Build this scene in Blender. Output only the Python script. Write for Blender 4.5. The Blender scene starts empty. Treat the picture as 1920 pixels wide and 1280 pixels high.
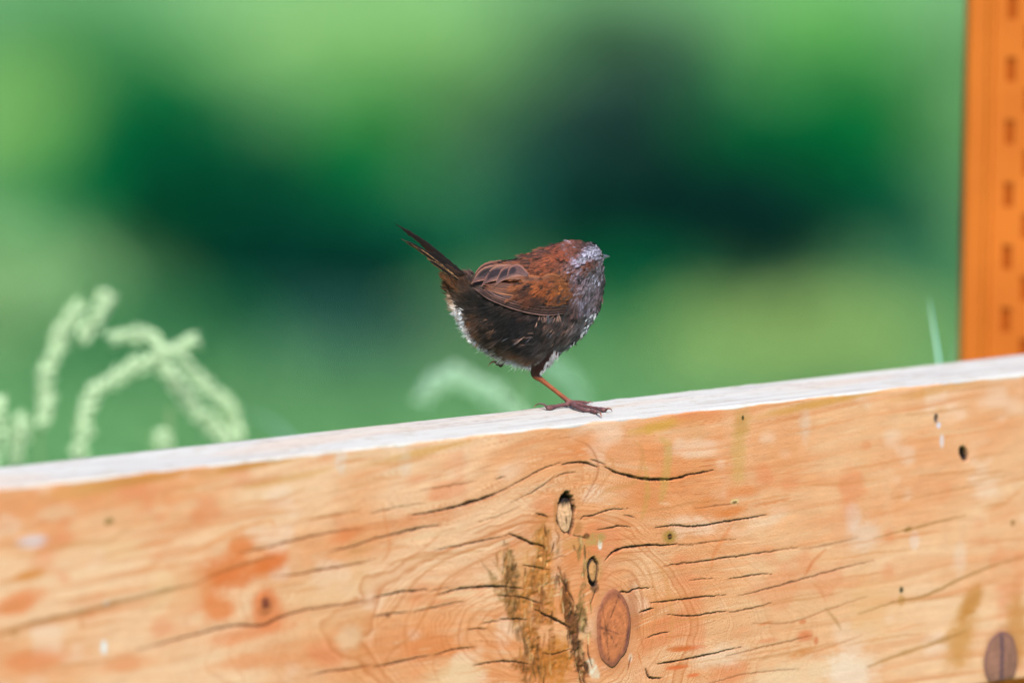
import bpy, math, random
import numpy as np
from mathutils import Vector

random.seed(7)
RNG = np.random.default_rng(7)
sc = bpy.context.scene
COL = sc.collection

# ------------------------------------------------------------------ camera
PITCH = math.radians(6.0)
CAMZ = 1.585
FPX = 400.0 / 36.0 * 1920.0
cam_d = bpy.data.cameras.new('camera')
cam = bpy.data.objects.new('camera', cam_d); COL.objects.link(cam)
cam.location = (0, 0, CAMZ)
cam.rotation_euler = (math.pi / 2 - PITCH, 0, 0)
cam_d.lens = 400; cam_d.sensor_width = 36; cam_d.sensor_fit = 'HORIZONTAL'
cam_d.clip_start = 0.5; cam_d.clip_end = 3000
cam_d.dof.use_dof = True
cam_d.dof.focus_distance = 7.03
cam_d.dof.aperture_fstop = 3.9
sc.camera = cam

# ------------------------------------------------------------------ light
SUN_EL, SUN_AZ = math.radians(49), math.radians(8)     # azimuth measured from -Y (behind the camera) towards +X
SKY_STRENGTH = 0.075
SUN_STRENGTH = 2.1
world = bpy.data.worlds.new('World'); sc.world = world; world.use_nodes = True
nt = world.node_tree; bg = nt.nodes['Background']
sky = nt.nodes.new('ShaderNodeTexSky'); sky.sky_type = 'NISHITA'; sky.sun_disc = False
sky.sun_elevation = SUN_EL; sky.air_density = 1.0; sky.dust_density = 3.0
nt.links.new(sky.outputs[0], bg.inputs[0]); bg.inputs[1].default_value = SKY_STRENGTH
to_sun = Vector((math.sin(SUN_AZ) * math.cos(SUN_EL), -math.cos(SUN_AZ) * math.cos(SUN_EL), math.sin(SUN_EL)))
sky.sun_rotation = math.atan2(to_sun.x, to_sun.y)
sun_d = bpy.data.lights.new('sun', 'SUN'); sun = bpy.data.objects.new('sun', sun_d); COL.objects.link(sun)
sun_d.energy = SUN_STRENGTH; sun_d.angle = math.radians(14); sun_d.color = (1.0, 0.95, 0.88)
sun.location = (0, -3, 6)
sun.rotation_euler = (-to_sun).to_track_quat('-Z', 'Y').to_euler()
sc.view_settings.view_transform = 'Standard'; sc.view_settings.look = 'None'
sc.view_settings.exposure = 1.5; sc.view_settings.gamma = 1.0; sc.view_settings.use_curve_mapping = False
try:
    sc.cycles.use_denoising = True
    sc.cycles.denoiser = 'OPENIMAGEDENOISE'
    sc.cycles.max_bounces = 6; sc.cycles.transparent_max_bounces = 4
except Exception:
    pass

# ------------------------------------------------------------------ helpers
def L(r, g, b, k=1.0):
    o = []
    for c in (r, g, b):
        c /= 255.0
        o.append(k * (c / 12.92 if c <= 0.04045 else ((c + 0.055) / 1.055) ** 2.4))
    return np.array(o)

R_ = np.array([1, 0, 0.]); F_ = np.array([0, math.cos(PITCH), -math.sin(PITCH)]); U_ = np.array([0, math.sin(PITCH), math.cos(PITCH)])
CAM = np.array([0, 0, CAMZ])
def ray(x, y):
    x = np.asarray(x, float); y = np.asarray(y, float)
    return F_ + ((x - 960) / FPX)[..., None] * R_ - ((y - 640) / FPX)[..., None] * U_
def at(x, y, Y):
    """a point of the photographed place: picture position and distance ahead of the camera"""
    d = ray(x, y)
    return CAM + d * (np.asarray(Y, float) / d[..., 1])[..., None]
def level(x, y, z):
    d = ray(x, y)
    return CAM + d * ((z - CAMZ) / d[..., 2])[..., None]

class Noise:
    """smooth value noise on a lattice"""
    def __init__(s, seed):
        s.t = np.random.default_rng(seed).random((256, 256)) * 2 - 1
    def one(s, x, y):
        xi = np.floor(x).astype(int); yi = np.floor(y).astype(int)
        fx = x - xi; fy = y - yi
        fx = fx * fx * (3 - 2 * fx); fy = fy * fy * (3 - 2 * fy)
        a = s.t[xi & 255, yi & 255]; b = s.t[(xi + 1) & 255, yi & 255]
        c = s.t[xi & 255, (yi + 1) & 255]; d = s.t[(xi + 1) & 255, (yi + 1) & 255]
        return (a * (1 - fx) + b * fx) * (1 - fy) + (c * (1 - fx) + d * fx) * fy
    def __call__(s, x, y, o=3):
        r = 0; a = 1.0; t = 0
        for k in range(o):
            r = r + a * s.one(x * 2 ** k + 17.3 * k, y * 2 ** k + 5.1 * k); t += a; a *= 0.5
        return r / t

def smooth(a, b, x):
    t = np.clip((x - a) / (b - a), 0, 1); return t * t * (3 - 2 * t)

def mesh_obj(name, verts, faces, mat, parent=None, col=None, origin=None, smooth_shade=True):
    """verts (n,3) array in world space; faces: list or (m,k) array; one linked object"""
    verts = np.asarray(verts, float)
    if origin is None:
        origin = np.zeros(3)
    verts = verts - np.asarray(origin)
    me = bpy.data.meshes.new(name)
    if isinstance(faces, np.ndarray):
        m, k = faces.shape
        me.vertices.add(len(verts)); me.vertices.foreach_set('co', verts.astype(np.float32).ravel())
        me.loops.add(m * k); me.loops.foreach_set('vertex_index', faces.astype(np.int32).ravel())
        me.polygons.add(m); me.polygons.foreach_set('loop_start', np.arange(0, m * k, k, dtype=np.int32))
        try: me.polygons.foreach_set('loop_total', np.full(m, k, dtype=np.int32))
        except Exception: pass
        me.update(calc_edges=True)
    else:
        me.from_pydata([tuple(v) for v in verts], [], [tuple(int(i) for i in f) for f in faces]); me.update()
    me.validate()
    if smooth_shade:
        me.polygons.foreach_set('use_smooth', np.ones(len(me.polygons), dtype=bool))
    if col is not None:
        col = np.asarray(col, float)
        c4 = np.ones((len(verts), 4), np.float32); c4[:, :3] = np.clip(col, 0, 1)
        a = me.color_attributes.new('tint', 'FLOAT_COLOR', 'POINT')
        a.data.foreach_set('color', c4.ravel())
    if mat: me.materials.append(mat)
    o = bpy.data.objects.new(name, me); COL.objects.link(o)
    if parent is not None:
        o.parent = parent
    else:
        o.location = tuple(origin)
    return o

def thing(name, loc, label, cat, group=None):
    o = bpy.data.objects.new(name, None); COL.objects.link(o)
    o.empty_display_size = 0.05
    o.location = tuple(loc); o['label'] = label; o['category'] = cat
    if group: o['group'] = group
    return o

def mat_tint(name, rough=0.7, spec=0.3, noise_scale=0, noise_amt=0.0, translucent=0.0, bump=0.0, bscale=(1, 1, 1), sheen=0.0):
    m = bpy.data.materials.new(name); m.use_nodes = True
    n = m.node_tree; b = n.nodes['Principled BSDF']
    b.inputs['Roughness'].default_value = rough; b.inputs['Specular IOR Level'].default_value = spec
    at_ = n.nodes.new('ShaderNodeAttribute'); at_.attribute_name = 'tint'
    out = at_.outputs['Color']
    if noise_scale:
        tc = n.nodes.new('ShaderNodeTexCoord'); mp = n.nodes.new('ShaderNodeMapping')
        mp.inputs['Scale'].default_value = bscale
        nz = n.nodes.new('ShaderNodeTexNoise'); nz.inputs['Scale'].default_value = noise_scale; nz.inputs['Detail'].default_value = 6
        n.links.new(tc.outputs['Object'], mp.inputs[0]); n.links.new(mp.outputs[0], nz.inputs['Vector'])
        mr = n.nodes.new('ShaderNodeMapRange'); mr.inputs[1].default_value = 0.25; mr.inputs[2].default_value = 0.75
        mr.inputs[3].default_value = 1 - noise_amt; mr.inputs[4].default_value = 1 + noise_amt
        n.links.new(nz.outputs['Fac'], mr.inputs[0])
        mx = n.nodes.new('ShaderNodeVectorMath'); mx.operation = 'SCALE'
        n.links.new(out, mx.inputs[0]); n.links.new(mr.outputs[0], mx.inputs['Scale'])
        out = mx.outputs[0]
        if bump:
            bp = n.nodes.new('ShaderNodeBump'); bp.inputs['Strength'].default_value = bump; bp.inputs['Distance'].default_value = 0.001
            n.links.new(nz.outputs['Fac'], bp.inputs['Height']); n.links.new(bp.outputs[0], b.inputs['Normal'])
    n.links.new(out, b.inputs['Base Color'])
    if sheen:
        b.inputs['Sheen Weight'].default_value = sheen
    if translucent:
        tr = n.nodes.new('ShaderNodeBsdfTranslucent'); ms = n.nodes.new('ShaderNodeMixShader'); ms.inputs[0].default_value = translucent
        n.links.new(out, tr.inputs[0]); n.links.new(b.outputs[0], ms.inputs[1]); n.links.new(tr.outputs[0], ms.inputs[2])
        n.links.new(ms.outputs[0], n.nodes['Material Output'].inputs['Surface'])
    return m

def catmull(pts, n):
    p = np.asarray(pts, float)
    if len(p) == 2:
        t = np.linspace(0, 1, n)[:, None]; return p[0] * (1 - t) + p[1] * t
    q = np.vstack([2 * p[0] - p[1], p, 2 * p[-1] - p[-2]])
    out = []
    for t in np.linspace(0, len(p) - 1 - 1e-6, n):
        i = int(t); f = t - i; a, b, c, d = q[i:i + 4]
        out.append(0.5 * ((2 * b) + (-a + c) * f + (2 * a - 5 * b + 4 * c - d) * f * f + (-a + 3 * b - 3 * c + d) * f ** 3))
    return np.array(out)

def tube(pts, radii, seg=8, cap=True):
    """returns verts, faces of a tube along pts (world) with per-point radius"""
    pts = np.asarray(pts, float); radii = np.broadcast_to(np.asarray(radii, float), (len(pts),))
    T = np.gradient(pts, axis=0); T /= np.linalg.norm(T, axis=1)[:, None] + 1e-12
    ref = np.array([0, 1, 0.]) if abs(T[0][1]) < 0.9 else np.array([1, 0, 0.])
    V = []
    for p, t, r in zip(pts, T, radii):
        n = ref - t * (ref @ t); n /= np.linalg.norm(n) + 1e-12; b = np.cross(t, n); ref = n
        for k in range(seg):
            a = 2 * math.pi * k / seg
            V.append(p + r * (math.cos(a) * n + math.sin(a) * b))
    Fc = []
    for i in range(len(pts) - 1):
        for k in range(seg):
            k2 = (k + 1) % seg
            Fc.append((i * seg + k, i * seg + k2, (i + 1) * seg + k2, (i + 1) * seg + k))
    if cap:
        Fc.append(tuple(range(seg))[::-1]); Fc.append(tuple((len(pts) - 1) * seg + k for k in range(seg)))
    return V, Fc

class MB:
    def __init__(s): s.v = []; s.f = []; s.c = []
    def add(s, v, f, c=None):
        o = len(s.v); s.v.extend([np.asarray(p, float) for p in v]); s.f.extend([tuple(i + o for i in q) for q in f])
        if c is not None:
            c = np.asarray(c, float)
            s.c.extend([c] * len(v) if c.ndim == 1 else list(c))
    def build(s, name, mat, parent=None, origin=None, **k):
        return mesh_obj(name, np.array(s.v), s.f, mat, parent, np.array(s.c) if s.c else None, origin, **k)

# ================================================================== GROUND
def ground_z(x, y):
    y = np.asarray(y, float); x = np.asarray(x, float)
    z = -0.06 * np.clip(y - 8, 0, 82) + 0.05 * np.clip(y - 130, 0, 400)
    return z + 0.03 * np.sin(x * 0.35 + 1) * np.sin(y * 0.27) * smooth(9, 20, y)
def ground_hit(x, y):
    d = ray(x, y); lo, hi = 8.0, 120.0
    f = lambda Y: CAMZ + d[2] / d[1] * Y - float(ground_z(d[0] / d[1] * Y, Y))
    if f(hi) > 0: return hi
    for _ in range(50):
        m = 0.5 * (lo + hi)
        if f(m) > 0: lo = m
        else: hi = m
    return hi
def build_ground():
    xs = np.concatenate([np.linspace(-1200, -40, 24), np.linspace(-38, 38, 153), np.linspace(40, 1200, 24)])
    ys = np.concatenate([np.linspace(-60, 4, 10), np.linspace(5, 90, 171), np.linspace(95, 1500, 60)])
    X, Y = np.meshgrid(xs, ys); Z = ground_z(X, Y)
    V = np.stack([X, Y, Z], -1).reshape(-1, 3)
    nx, ny = len(xs), len(ys); i = np.arange(nx - 1)[None, :] + nx * np.arange(ny - 1)[:, None]
    Fc = np.stack([i, i + 1, i + nx + 1, i + nx], -1).reshape(-1, 4)
    m = bpy.data.materials.new('meadow_turf'); m.use_nodes = True
    n = m.node_tree; b = n.nodes['Principled BSDF']; b.inputs['Roughness'].default_value = 0.95; b.inputs['Specular IOR Level'].default_value = 0.1
    tc = n.nodes.new('ShaderNodeTexCoord'); nz = n.nodes.new('ShaderNodeTexNoise'); nz.inputs['Scale'].default_value = 0.9; nz.inputs['Detail'].default_value = 8
    cr = n.nodes.new('ShaderNodeValToRGB')
    cr.color_ramp.elements[0].position = 0.3; cr.color_ramp.elements[0].color = (*GRASS_A, 1)
    cr.color_ramp.elements[1].position = 0.7; cr.color_ramp.elements[1].color = (*GRASS_B, 1)
    n.links.new(tc.outputs['Object'], nz.inputs['Vector']); n.links.new(nz.outputs['Fac'], cr.inputs[0]); n.links.new(cr.outputs[0], b.inputs['Base Color'])
    nb = n.nodes.new('ShaderNodeTexNoise'); nb.inputs['Scale'].default_value = 60
    bp = n.nodes.new('ShaderNodeBump'); bp.inputs['Strength'].default_value = 0.6; bp.inputs['Distance'].default_value = 0.03
    n.links.new(tc.outputs['Object'], nb.inputs['Vector']); n.links.new(nb.outputs['Fac'], bp.inputs['Height']); n.links.new(bp.outputs[0], b.inputs['Normal'])
    o = mesh_obj('ground', V, Fc, m); o['kind'] = 'structure'
GRASS_A = (0.078, 0.225, 0.095); GRASS_B = (0.15, 0.32, 0.13)
build_ground()

# ================================================================== BACKGROUND PLANTS
MAT_LEAF = mat_tint('leaf_surface', 0.8, 0.05, translucent=0.3)
MAT_STEM = mat_tint('woody_stem', 0.8, 0.2)

def leaves(P, size, rng, up=0.3, aspect=0.5):
    """leaf-sized quads (kite shaped) at points P"""
    n = len(P)
    d = rng.normal(size=(n, 3)); d[:, 2] += up; d /= np.linalg.norm(d, axis=1)[:, None]
    r = rng.normal(size=(n, 3)); s = np.cross(d, r); s /= np.linalg.norm(s, axis=1)[:, None]
    l = (size * rng.uniform(0.6, 1.3, n))[:, None]
    nrm = np.cross(d, s)
    V = np.stack([P, P + d * l * 0.5 + s * l * aspect * 0.5 + nrm * l * 0.06, P + d * l, P + d * l * 0.5 - s * l * aspect * 0.5 + nrm * l * 0.06], 1).reshape(-1, 3)
    Fc = np.arange(4 * n).reshape(-1, 4)
    return V, Fc

def shrub(name, label, cat, x, y, r, ry, col, seed, n=4200, leaf=None, group=None, squash=1.0):
    """a low bushy plant whose foot stands on the meadow"""
    rng = np.random.default_rng(seed)
    Y = ground_hit(np.float64(x), np.float64(min(y + ry, 745)))
    k = Y / FPX
    foot = at(x, y, Y); foot[2] = ground_z(foot[0], foot[1])
    W = r * k; Ht = max(at(x, y - ry, Y)[2] - foot[2], 0.15)
    if leaf is None: leaf = 0.13 * min(W, Ht) + 0.012
    root = thing(name, foot, label, cat, group)
    # lumpy crown: several overlapping leaf clumps
    m = 11
    C = rng.uniform(-1, 1, (m, 3)); C[:, :2] *= 0.6 * W; C[:, 2] = Ht * rng.uniform(0.15, 0.75, m)
    C[0] = (0, 0, Ht * 0.55)
    Rr = rng.uniform(0.42, 0.66, m) * min(W, Ht)
    idx = rng.integers(0, m, n)
    q = rng.normal(size=(n, 3)); q /= np.linalg.norm(q, axis=1)[:, None]; q *= (rng.uniform(0.25, 1, n) ** 0.4)[:, None]
    P = C[idx] + q * Rr[idx][:, None] * np.array([max(1, W / Ht), 1.0, 1.0])
    P[:, 2] = np.clip(P[:, 2], 0.02, Ht * 1.02)
    V, Fc = leaves(P, leaf, rng)
    c = np.repeat(np.asarray(col)[None] * rng.uniform(0.7, 1.3, (n, 1)), 4, 0)
    c = c * (1.18 if max(col) > .35 else 1.0)
    f = mesh_obj('foliage', V + foot, Fc, MAT_LEAF, root, c, foot, smooth_shade=False)
    mb = MB()
    for i in range(6):
        a = C[rng.integers(0, m)]
        mid = a * 0.5 + rng.normal(size=3) * 0.04 * W
        v, fc = tube(catmull([np.zeros(3), mid, a], 5) + foot, np.linspace(0.03, 0.008, 5) * W, 5)
        mb.add(v, fc, np.array([0.10, 0.07, 0.045]))
    mb.build('stem', MAT_STEM, root, foot)
    return root

K = 0.80
SHR = [
 # x, y, rx, ry, display colour, name, label
 (620, 70, 330, 90, (158, 206, 134), 'pale_bush', 'palest yellow green growth at the top left of centre'),
 (1520, 40, 190, 90, (128, 200, 112), 'pale_bush', 'light fresh green growth at the top between slate bush and post'),
 (130, 50, 170, 80, (88, 168, 98), 'bright_green_bush', 'mid green growth in the top left corner'),
 (1130, 50, 150, 80, (88, 136, 92), 'grey_green_bush', 'dull olive green growth above the slate bush'),
 (20, 240, 120, 90, (150, 204, 114), 'pale_bush', 'pale yellow green growth at the left border'),
 (1740, 200, 110, 130, (110, 165, 104), 'grey_green_bush', 'soft olive green growth beside the top of the orange post'),
 (1640, 170, 130, 110, (76, 160, 84), 'bright_green_bush', 'clear green growth above the deep green bush on the right'),
 (720, 190, 150, 80, (108, 178, 104), 'pale_bush', 'light green growth above the vivid green bush'),
 (290, 290, 250, 170, (0, 124, 66), 'dark_bush', 'blurred deep green bush at upper left above the grass heads'),
 (430, 420, 250, 170, (0, 86, 56), 'dark_bush', 'darkest blurred bush left of the bird tail'),
 (590, 560, 230, 130, (0, 66, 52), 'dark_bush', 'dark teal bush low between the grass heads and the bird'),
 (170, 400, 180, 100, (0, 143, 79), 'bright_green_bush', 'emerald bush near the left edge of the view'),
 (740, 480, 160, 130, (18, 117, 81), 'grey_green_bush', 'muted green bush directly behind the bird tail'),
 (660, 310, 130, 110, (10, 150, 68), 'bright_green_bush', 'vivid green bush right of the dark ones at upper left'),
 (870, 250, 150, 110, (84, 136, 88), 'grey_green_bush', 'pale grey green bush above the bird back'),
 (950, 400, 160, 160, (38, 110, 92), 'grey_green_bush', 'grey green bush between bird back and slate bush'),
 (1150, 250, 230, 200, (48, 84, 76), 'slate_bush', 'slate grey bush rising above the bird head'),
 (1320, 455, 290, 150, (8, 58, 50), 'dark_bush', 'blackish teal bush just right of the bird head'),
 (1490, 320, 260, 160, (0, 132, 66), 'dark_bush', 'deep green bush midway between bird head and orange post'),
 (1530, 440, 250, 100, (0, 71, 47), 'dark_bush', 'low dark bush in front of the deep green bush on the right'),
 (1710, 440, 120, 110, (16, 104, 81), 'dark_bush', 'small dark bush beside the orange post'),
 (1190, 590, 150, 80, (6, 122, 76), 'bright_green_bush', 'fresh green bush right of the bird breast'),
 (640, 750, 260, 62, (56, 112, 102), 'silvery_bush', 'silvery blue green low bush left of the bird feet'),
 (330, 680, 190, 80, (40, 128, 84), 'grey_green_bush', 'soft green low bush behind the grass heads'),
 (230, 760, 200, 90, (60, 140, 90), 'bright_green_bush', 'low green growth between the left grass stalks'),
 (30, 590, 190, 110, (150, 190, 136), 'pale_bush', 'pale sage growth behind the far left grass head'),
 (1460, 690, 260, 80, (154, 184, 110), 'pale_bush', 'pale yellow green low growth right of the bird'),
 (1740, 600, 70, 60, (50, 135, 102), 'grey_green_bush', 'muted green low growth at the foot of the orange post'),
 (860, 690, 150, 60, (104, 138, 100), 'grey_green_bush', 'olive low growth behind the bird belly'),
]
for i, (x, y, rx, ry, c, nm, lb) in enumerate(SHR):
    shrub(nm, lb, 'bush', x, y, rx, ry, L(*c, K), 100 + i, group='bushes on the meadow slope')

# meadow grass: uncountable
def meadow():
    rng = np.random.default_rng(5); n = 42000
    Y = 9.5 + 60 * rng.random(n) ** 1.3; X = rng.uniform(-0.062, 0.062, n) * Y + rng.normal(size=n) * 0.3
    Z = ground_z(X, Y); h = rng.uniform(0.05, 0.16, n) * (0.6 + Y / 60); w = h * 0.10
    a = rng.uniform(0, math.pi, n); dx = np.cos(a) * w; dy = np.sin(a) * w
    lx = rng.normal(size=n) * h * 0.35; ly = rng.normal(size=n) * h * 0.35
    P0 = np.stack([X - dx, Y - dy, Z - 0.01], 1); P1 = np.stack([X + dx, Y + dy, Z - 0.01], 1)
    P2 = np.stack([X + lx, Y + ly, Z + h], 1)
    V = np.stack([P0, P1, P2], 1).reshape(-1, 3); Fc = np.arange(3 * n).reshape(-1, 3)
    nz = Noise(3); t = nz(X * 0.8, Y * 0.35, 2)[:, None] * 0.5 + 0.5
    c = np.array(GRASS_A) * (1 - t) + np.array(GRASS_B) * t
    c = c * rng.uniform(0.75, 1.25, (n, 1))
    o = mesh_obj('meadow_grass', V, Fc, MAT_LEAF, None, np.repeat(c, 3, 0), smooth_shade=False)
    o['kind'] = 'stuff'; o['label'] = 'blurred short green grass covering the slope behind the fence'; o['category'] = 'grass'
meadow()

# ================================================================== TIMBER BEAM
ZT = 0.80
A0 = level(0.0, 915.0, ZT); B0 = level(1920.0, 700.0, ZT)
dirb = (B0 - A0); dirb /= np.linalg.norm(dirb); nb = np.array([-dirb[1], dirb[0], 0.])   # nb points away from the camera
THICK = 0.082; HIGH = 0.197
def px2uv(x, y):
    d = ray(x, y); k = ((A0 - CAM) @ nb) / (d @ nb)
    P = CAM + d * k[..., None]
    return (P - A0) @ dirb, ZT - P[..., 2]
def Z5(p): return [(700 + x / 2.783, 820 + y / 2.783) for x, y in p]
def Z8(p): return [(1250 + x / 2.782, 820 + y / 2.782) for x, y in p]
def Z7(p): return [(x / 2.743, 820 + y / 2.743) for x, y in p]

CR = []   # cracks: points, width in photo pixels, depth 0..1, colour
DK = (45, 28, 22); BR = (150, 95, 55); OR = (214, 122, 62); OL = (176, 128, 66)
def cr(z, p, w, d, c=DK): CR.append((z(p), w, d, c))
cr(Z5, [(190,408),(330,385),(440,360),(540,330),(600,305),(700,268)], 4.2, 1)
cr(Z5, [(480,338),(560,322),(640,298)], 3.6, .9)
cr(Z5, [(700,262),(800,210),(880,165),(975,133)], 2.0, .8)
cr(Z5, [(985,143),(1040,130),(1110,132),(1172,156)], 3.2, 1)
cr(Z5, [(1205,152),(1280,185),(1370,210),(1480,220),(1580,215),(1670,190)], 4.4, 1)
cr(Z8, [(-20,228),(90,200),(180,183),(245,170)], 3.0, .8)
cr(Z5, [(1135,112),(1170,124),(1212,143)], 2.0, .7)
cr(Z5, [(-30,538),(130,500),(230,475),(350,455)], 3.2, .9)
cr(Z5, [(315,588),(450,565),(560,540),(700,512)], 2.2, .8)
cr(Z5, [(705,502),(760,520),(820,550),(880,565),(915,602)], 3.8, 1)
cr(Z5, [(0,835),(150,805),(285,793)], 3.0, .9); cr(Z5, [(290,805),(340,790),(410,778)], 1.6, .5)
cr(Z5, [(340,822),(450,790),(560,780),(700,777),(790,792)], 3.6, 1)
cr(Z5, [(0,935),(90,918),(190,910)], 1.8, .7); cr(Z5, [(215,910),(350,880),(480,850)], 2.0, .7)
cr(Z5, [(640,822),(720,828),(800,840),(885,868)], 2.6, .9)
cr(Z5, [(840,893),(900,925),(960,955),(1040,998)], 4.0, 1)
cr(Z5, [(560,968),(610,962),(665,955)], 1.8, .6); cr(Z5, [(660,947),(740,945),(805,952)], 2.8, .9)
cr(Z5, [(490,1003),(540,997),(596,996)], 2.2, .8)
cr(Z5, [(0,1200),(150,1165),(300,1135)], 2.8, .9); cr(Z5, [(310,1140),(420,1105),(535,1092)], 2.4, .8)
cr(Z5, [(525,1188),(640,1168),(740,1170),(825,1183)], 2.8, .9)
cr(Z5, [(780,668),(850,675),(922,690)], 2.8, .9)
cr(Z5, [(885,1120),(930,1132),(980,1118),(1030,1105)], 2.4, .7)
cr(Z5, [(1210,642),(1235,612),(1270,588),(1330,570),(1450,562),(1590,555)], 3.8, 1); cr(Z5, [(1590,558),(1670,560)], 1.4, .4)
cr(Z5, [(1080,430),(1100,412),(1150,405),(1220,380),(1330,370)], 2.6, .8); cr(Z5, [(1305,402),(1370,415)], 1.6, .5)
cr(Z5, [(1160,478),(1220,474),(1290,460),(1342,470)], 2.4, .8, (80, 66, 30))
cr(Z5, [(845,395),(880,402),(912,416)], 2.6, .8)
cr(Z5, [(955,717),(985,740),(1015,795),(1045,850),(1055,900)], 2.2, .8)
cr(Z5, [(1165,785),(1150,830),(1133,882)], 2.6, .9)
cr(Z5, [(1275,835),(1290,805),(1330,808),(1370,790),(1460,780)], 3.2, .9)
cr(Z5, [(1390,912),(1430,900),(1465,890)], 3.2, 1); cr(Z5, [(1440,862),(1550,850),(1690,836)], 2.6, .8)
cr(Z5, [(1420,1045),(1480,1025),(1545,1010)], 2.0, .8); cr(Z5, [(1475,1180),(1560,1170),(1680,1143)], 3.0, .9)
cr(Z5, [(1420,1205),(1445,1250),(1510,1252)], 3.6, .9)
cr(Z5, [(1470,472),(1560,458),(1690,466)], 2.6, .8)
cr(Z5, [(945,215),(985,190),(1055,180)], 2.0, .7); cr(Z5, [(720,340),(830,285),(905,235),(945,205)], 1.6, .6); cr(Z5, [(545,440),(650,410),(760,360)], 1.4, .5, BR)
cr(Z5, [(245,275),(380,255),(540,228)], 1.8, .5, BR); cr(Z5, [(640,218),(692,203)], 1.8, .6)
cr(Z5, [(-20,400),(100,370),(275,342)], 2.2, .6, BR)
cr(Z5, [(1520,670),(1600,655),(1690,648)], 1.6, .5, BR)
cr(Z5, [(1062,1180),(1080,1220),(1112,1290)], 6.0, 1); cr(Z5, [(1120,1080),(1125,1130),(1145,1200)], 2.4, .9)
cr(Z5, [(1330,1210),(1345,1140)], 2.0, .6, (120,60,40))
cr(Z5, [(1400,1180),(1380,1120)], 1.4, .3, OR)
cr(Z8, [(0,460),(150,462),(300,440),(430,420),(525,402)], 2.8, .8); cr(Z8, [(140,370),(300,350),(375,343)], 1.8, .4, BR)
cr(Z8, [(440,358),(540,338),(645,315)], 3.0, .2, OR)
cr(Z8, [(60,565),(250,540),(360,528)], 1.8, .5, BR)
cr(Z8, [(-10,668),(150,650),(300,628),(500,600),(690,572)], 2.6, .7, (84, 52, 30))
cr(Z8, [(700,580),(820,562),(1000,520)], 2.4, .2, BR); cr(Z8, [(1080,525),(1260,480),(1420,440),(1560,405)], 3.4, .3, OL)
cr(Z8, [(120,745),(180,738),(250,735)], 1.8, .6, BR); cr(Z8, [(320,738),(440,718),(550,710)], 2.4, .7, (110, 66, 36))
cr(Z8, [(-10,852),(150,835),(310,818)], 2.4, .8, (84, 52, 30)); cr(Z8, [(370,825),(480,800),(700,740),(880,690),(1080,640)], 3.4, .5, (150, 100, 70))
cr(Z8, [(0,922),(120,930),(230,915),(320,903)], 2.6, .8, (84, 52, 30)); cr(Z8, [(320,910),(420,895),(550,862)], 2.6, .6, (120, 76, 44))
cr(Z8, [(-10,1178),(120,1150),(240,1125),(390,1093)], 2.8, .8, (84, 52, 30)); cr(Z8, [(310,1140),(500,1090),(640,1060),(760,1030)], 2.4, .4, BR)
cr(Z8, [(0,1040),(60,1036),(130,1028)], 3.0, .2, OR); cr(Z8, [(0,1102),(120,1098)], 6.0, .1, OR); cr(Z8, [(0,1195),(110,1190)], 5.0, .1, OR)
cr(Z8, [(450,968),(640,965),(830,900),(1040,830)], 2.6, .3, (190,130,88)); cr(Z8, [(1000,920),(1200,855),(1350,825),(1550,730),(1700,670),(1870,620)], 4.0, .3, OL)
cr(Z8, [(1050,1195),(1250,1120),(1430,1060),(1560,1010)], 7.0, .3, (190,138,78)); cr(Z8, [(200,1290),(420,1230),(690,1205)], 1.8, .4, BR)
cr(Z8, [(700,1140),(850,1090),(1020,1030)], 2.6, .2, (210,140,90)); cr(Z8, [(830,890),(880,950),(910,1000)], 4.0, .1, OL)
cr(Z8, [(720,720),(760,650),(830,580)], 4.0, .1, OR); cr(Z8, [(230,690),(250,600),(310,500),(350,440)], 5.0, .1, (226,140,84))
cr(Z8, [(750,750),(800,790),(830,860)], 3.0, .1, (222,150,104)); cr(Z8, [(1650,385),(1750,350),(1870,250)], 7.0, .1, (228,160,110))
cr(Z7, [(-30,1028),(150,960),(400,905),(600,850),(850,790),(1000,755)], 8.0, .35, (178,124,72))
cr(Z7, [(1000,755),(1150,690),(1300,640),(1410,612)], 4.0, .35, (186,112,60))
cr(Z7, [(700,1092),(900,1040),(1050,1000),(1200,968),(1350,965),(1430,930),(1550,890),(1750,860),(1920,838)], 4.6, .6, (128,74,44))
cr(Z7, [(1400,715),(1520,705),(1650,680),(1800,655),(1930,628)], 4.2, .5, (158,98,52))
cr(Z7, [(1230,590),(1350,570),(1550,520),(1700,490),(1880,467)], 4.0, .5, (158,98,58))
cr(Z7, [(1700,585),(1830,555),(1930,518)], 3.0, .7, (120,70,44)); cr(Z7, [(1590,1225),(1700,1200),(1800,1190),(1920,1165)], 3.6, .6, (150,84,48))
cr(Z7, [(60,1010),(90,1000)], 9, .1, OL); cr(Z7, [(410,920),(430,990)], 6, .1, (222,146,94))
cr(Z7, [(80,725),(150,712),(230,692)], 14, .05, (222,148,80)); cr(Z7, [(0,755),(90,730)], 5, .1, (216,150,96))
cr(Z7, [(80,612),(180,600),(250,572),(420,545),(560,530),(640,480),(780,430)], 6, .12, (214,154,98))
cr(Z7, [(690,570),(790,545),(890,533)], 10, .05, (232,150,96)); cr(Z7, [(1180,352),(1300,335),(1430,320),(1570,262)], 5, .15, (214,148,92))
cr(Z7, [(1590,425),(1700,402),(1850,380)], 3.4, .4, (190,126,76)); cr(Z7, [(1250,260),(1460,215),(1700,162)], 9, .1, (216,160,92)); cr(Z7, [(1100,150),(1400,120),(1650,72)], 7, .1, (214,152,84))
cr(Z7, [(940,270),(1010,255)], 8, .05, (226,156,96)); cr(Z7, [(700,700),(780,660),(820,645)], 9, .05, (230,158,108)); cr(Z7, [(960,600),(1050,560),(1250,465),(1380,425),(1415,455)], 6, .1, (230,150,90))
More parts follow.
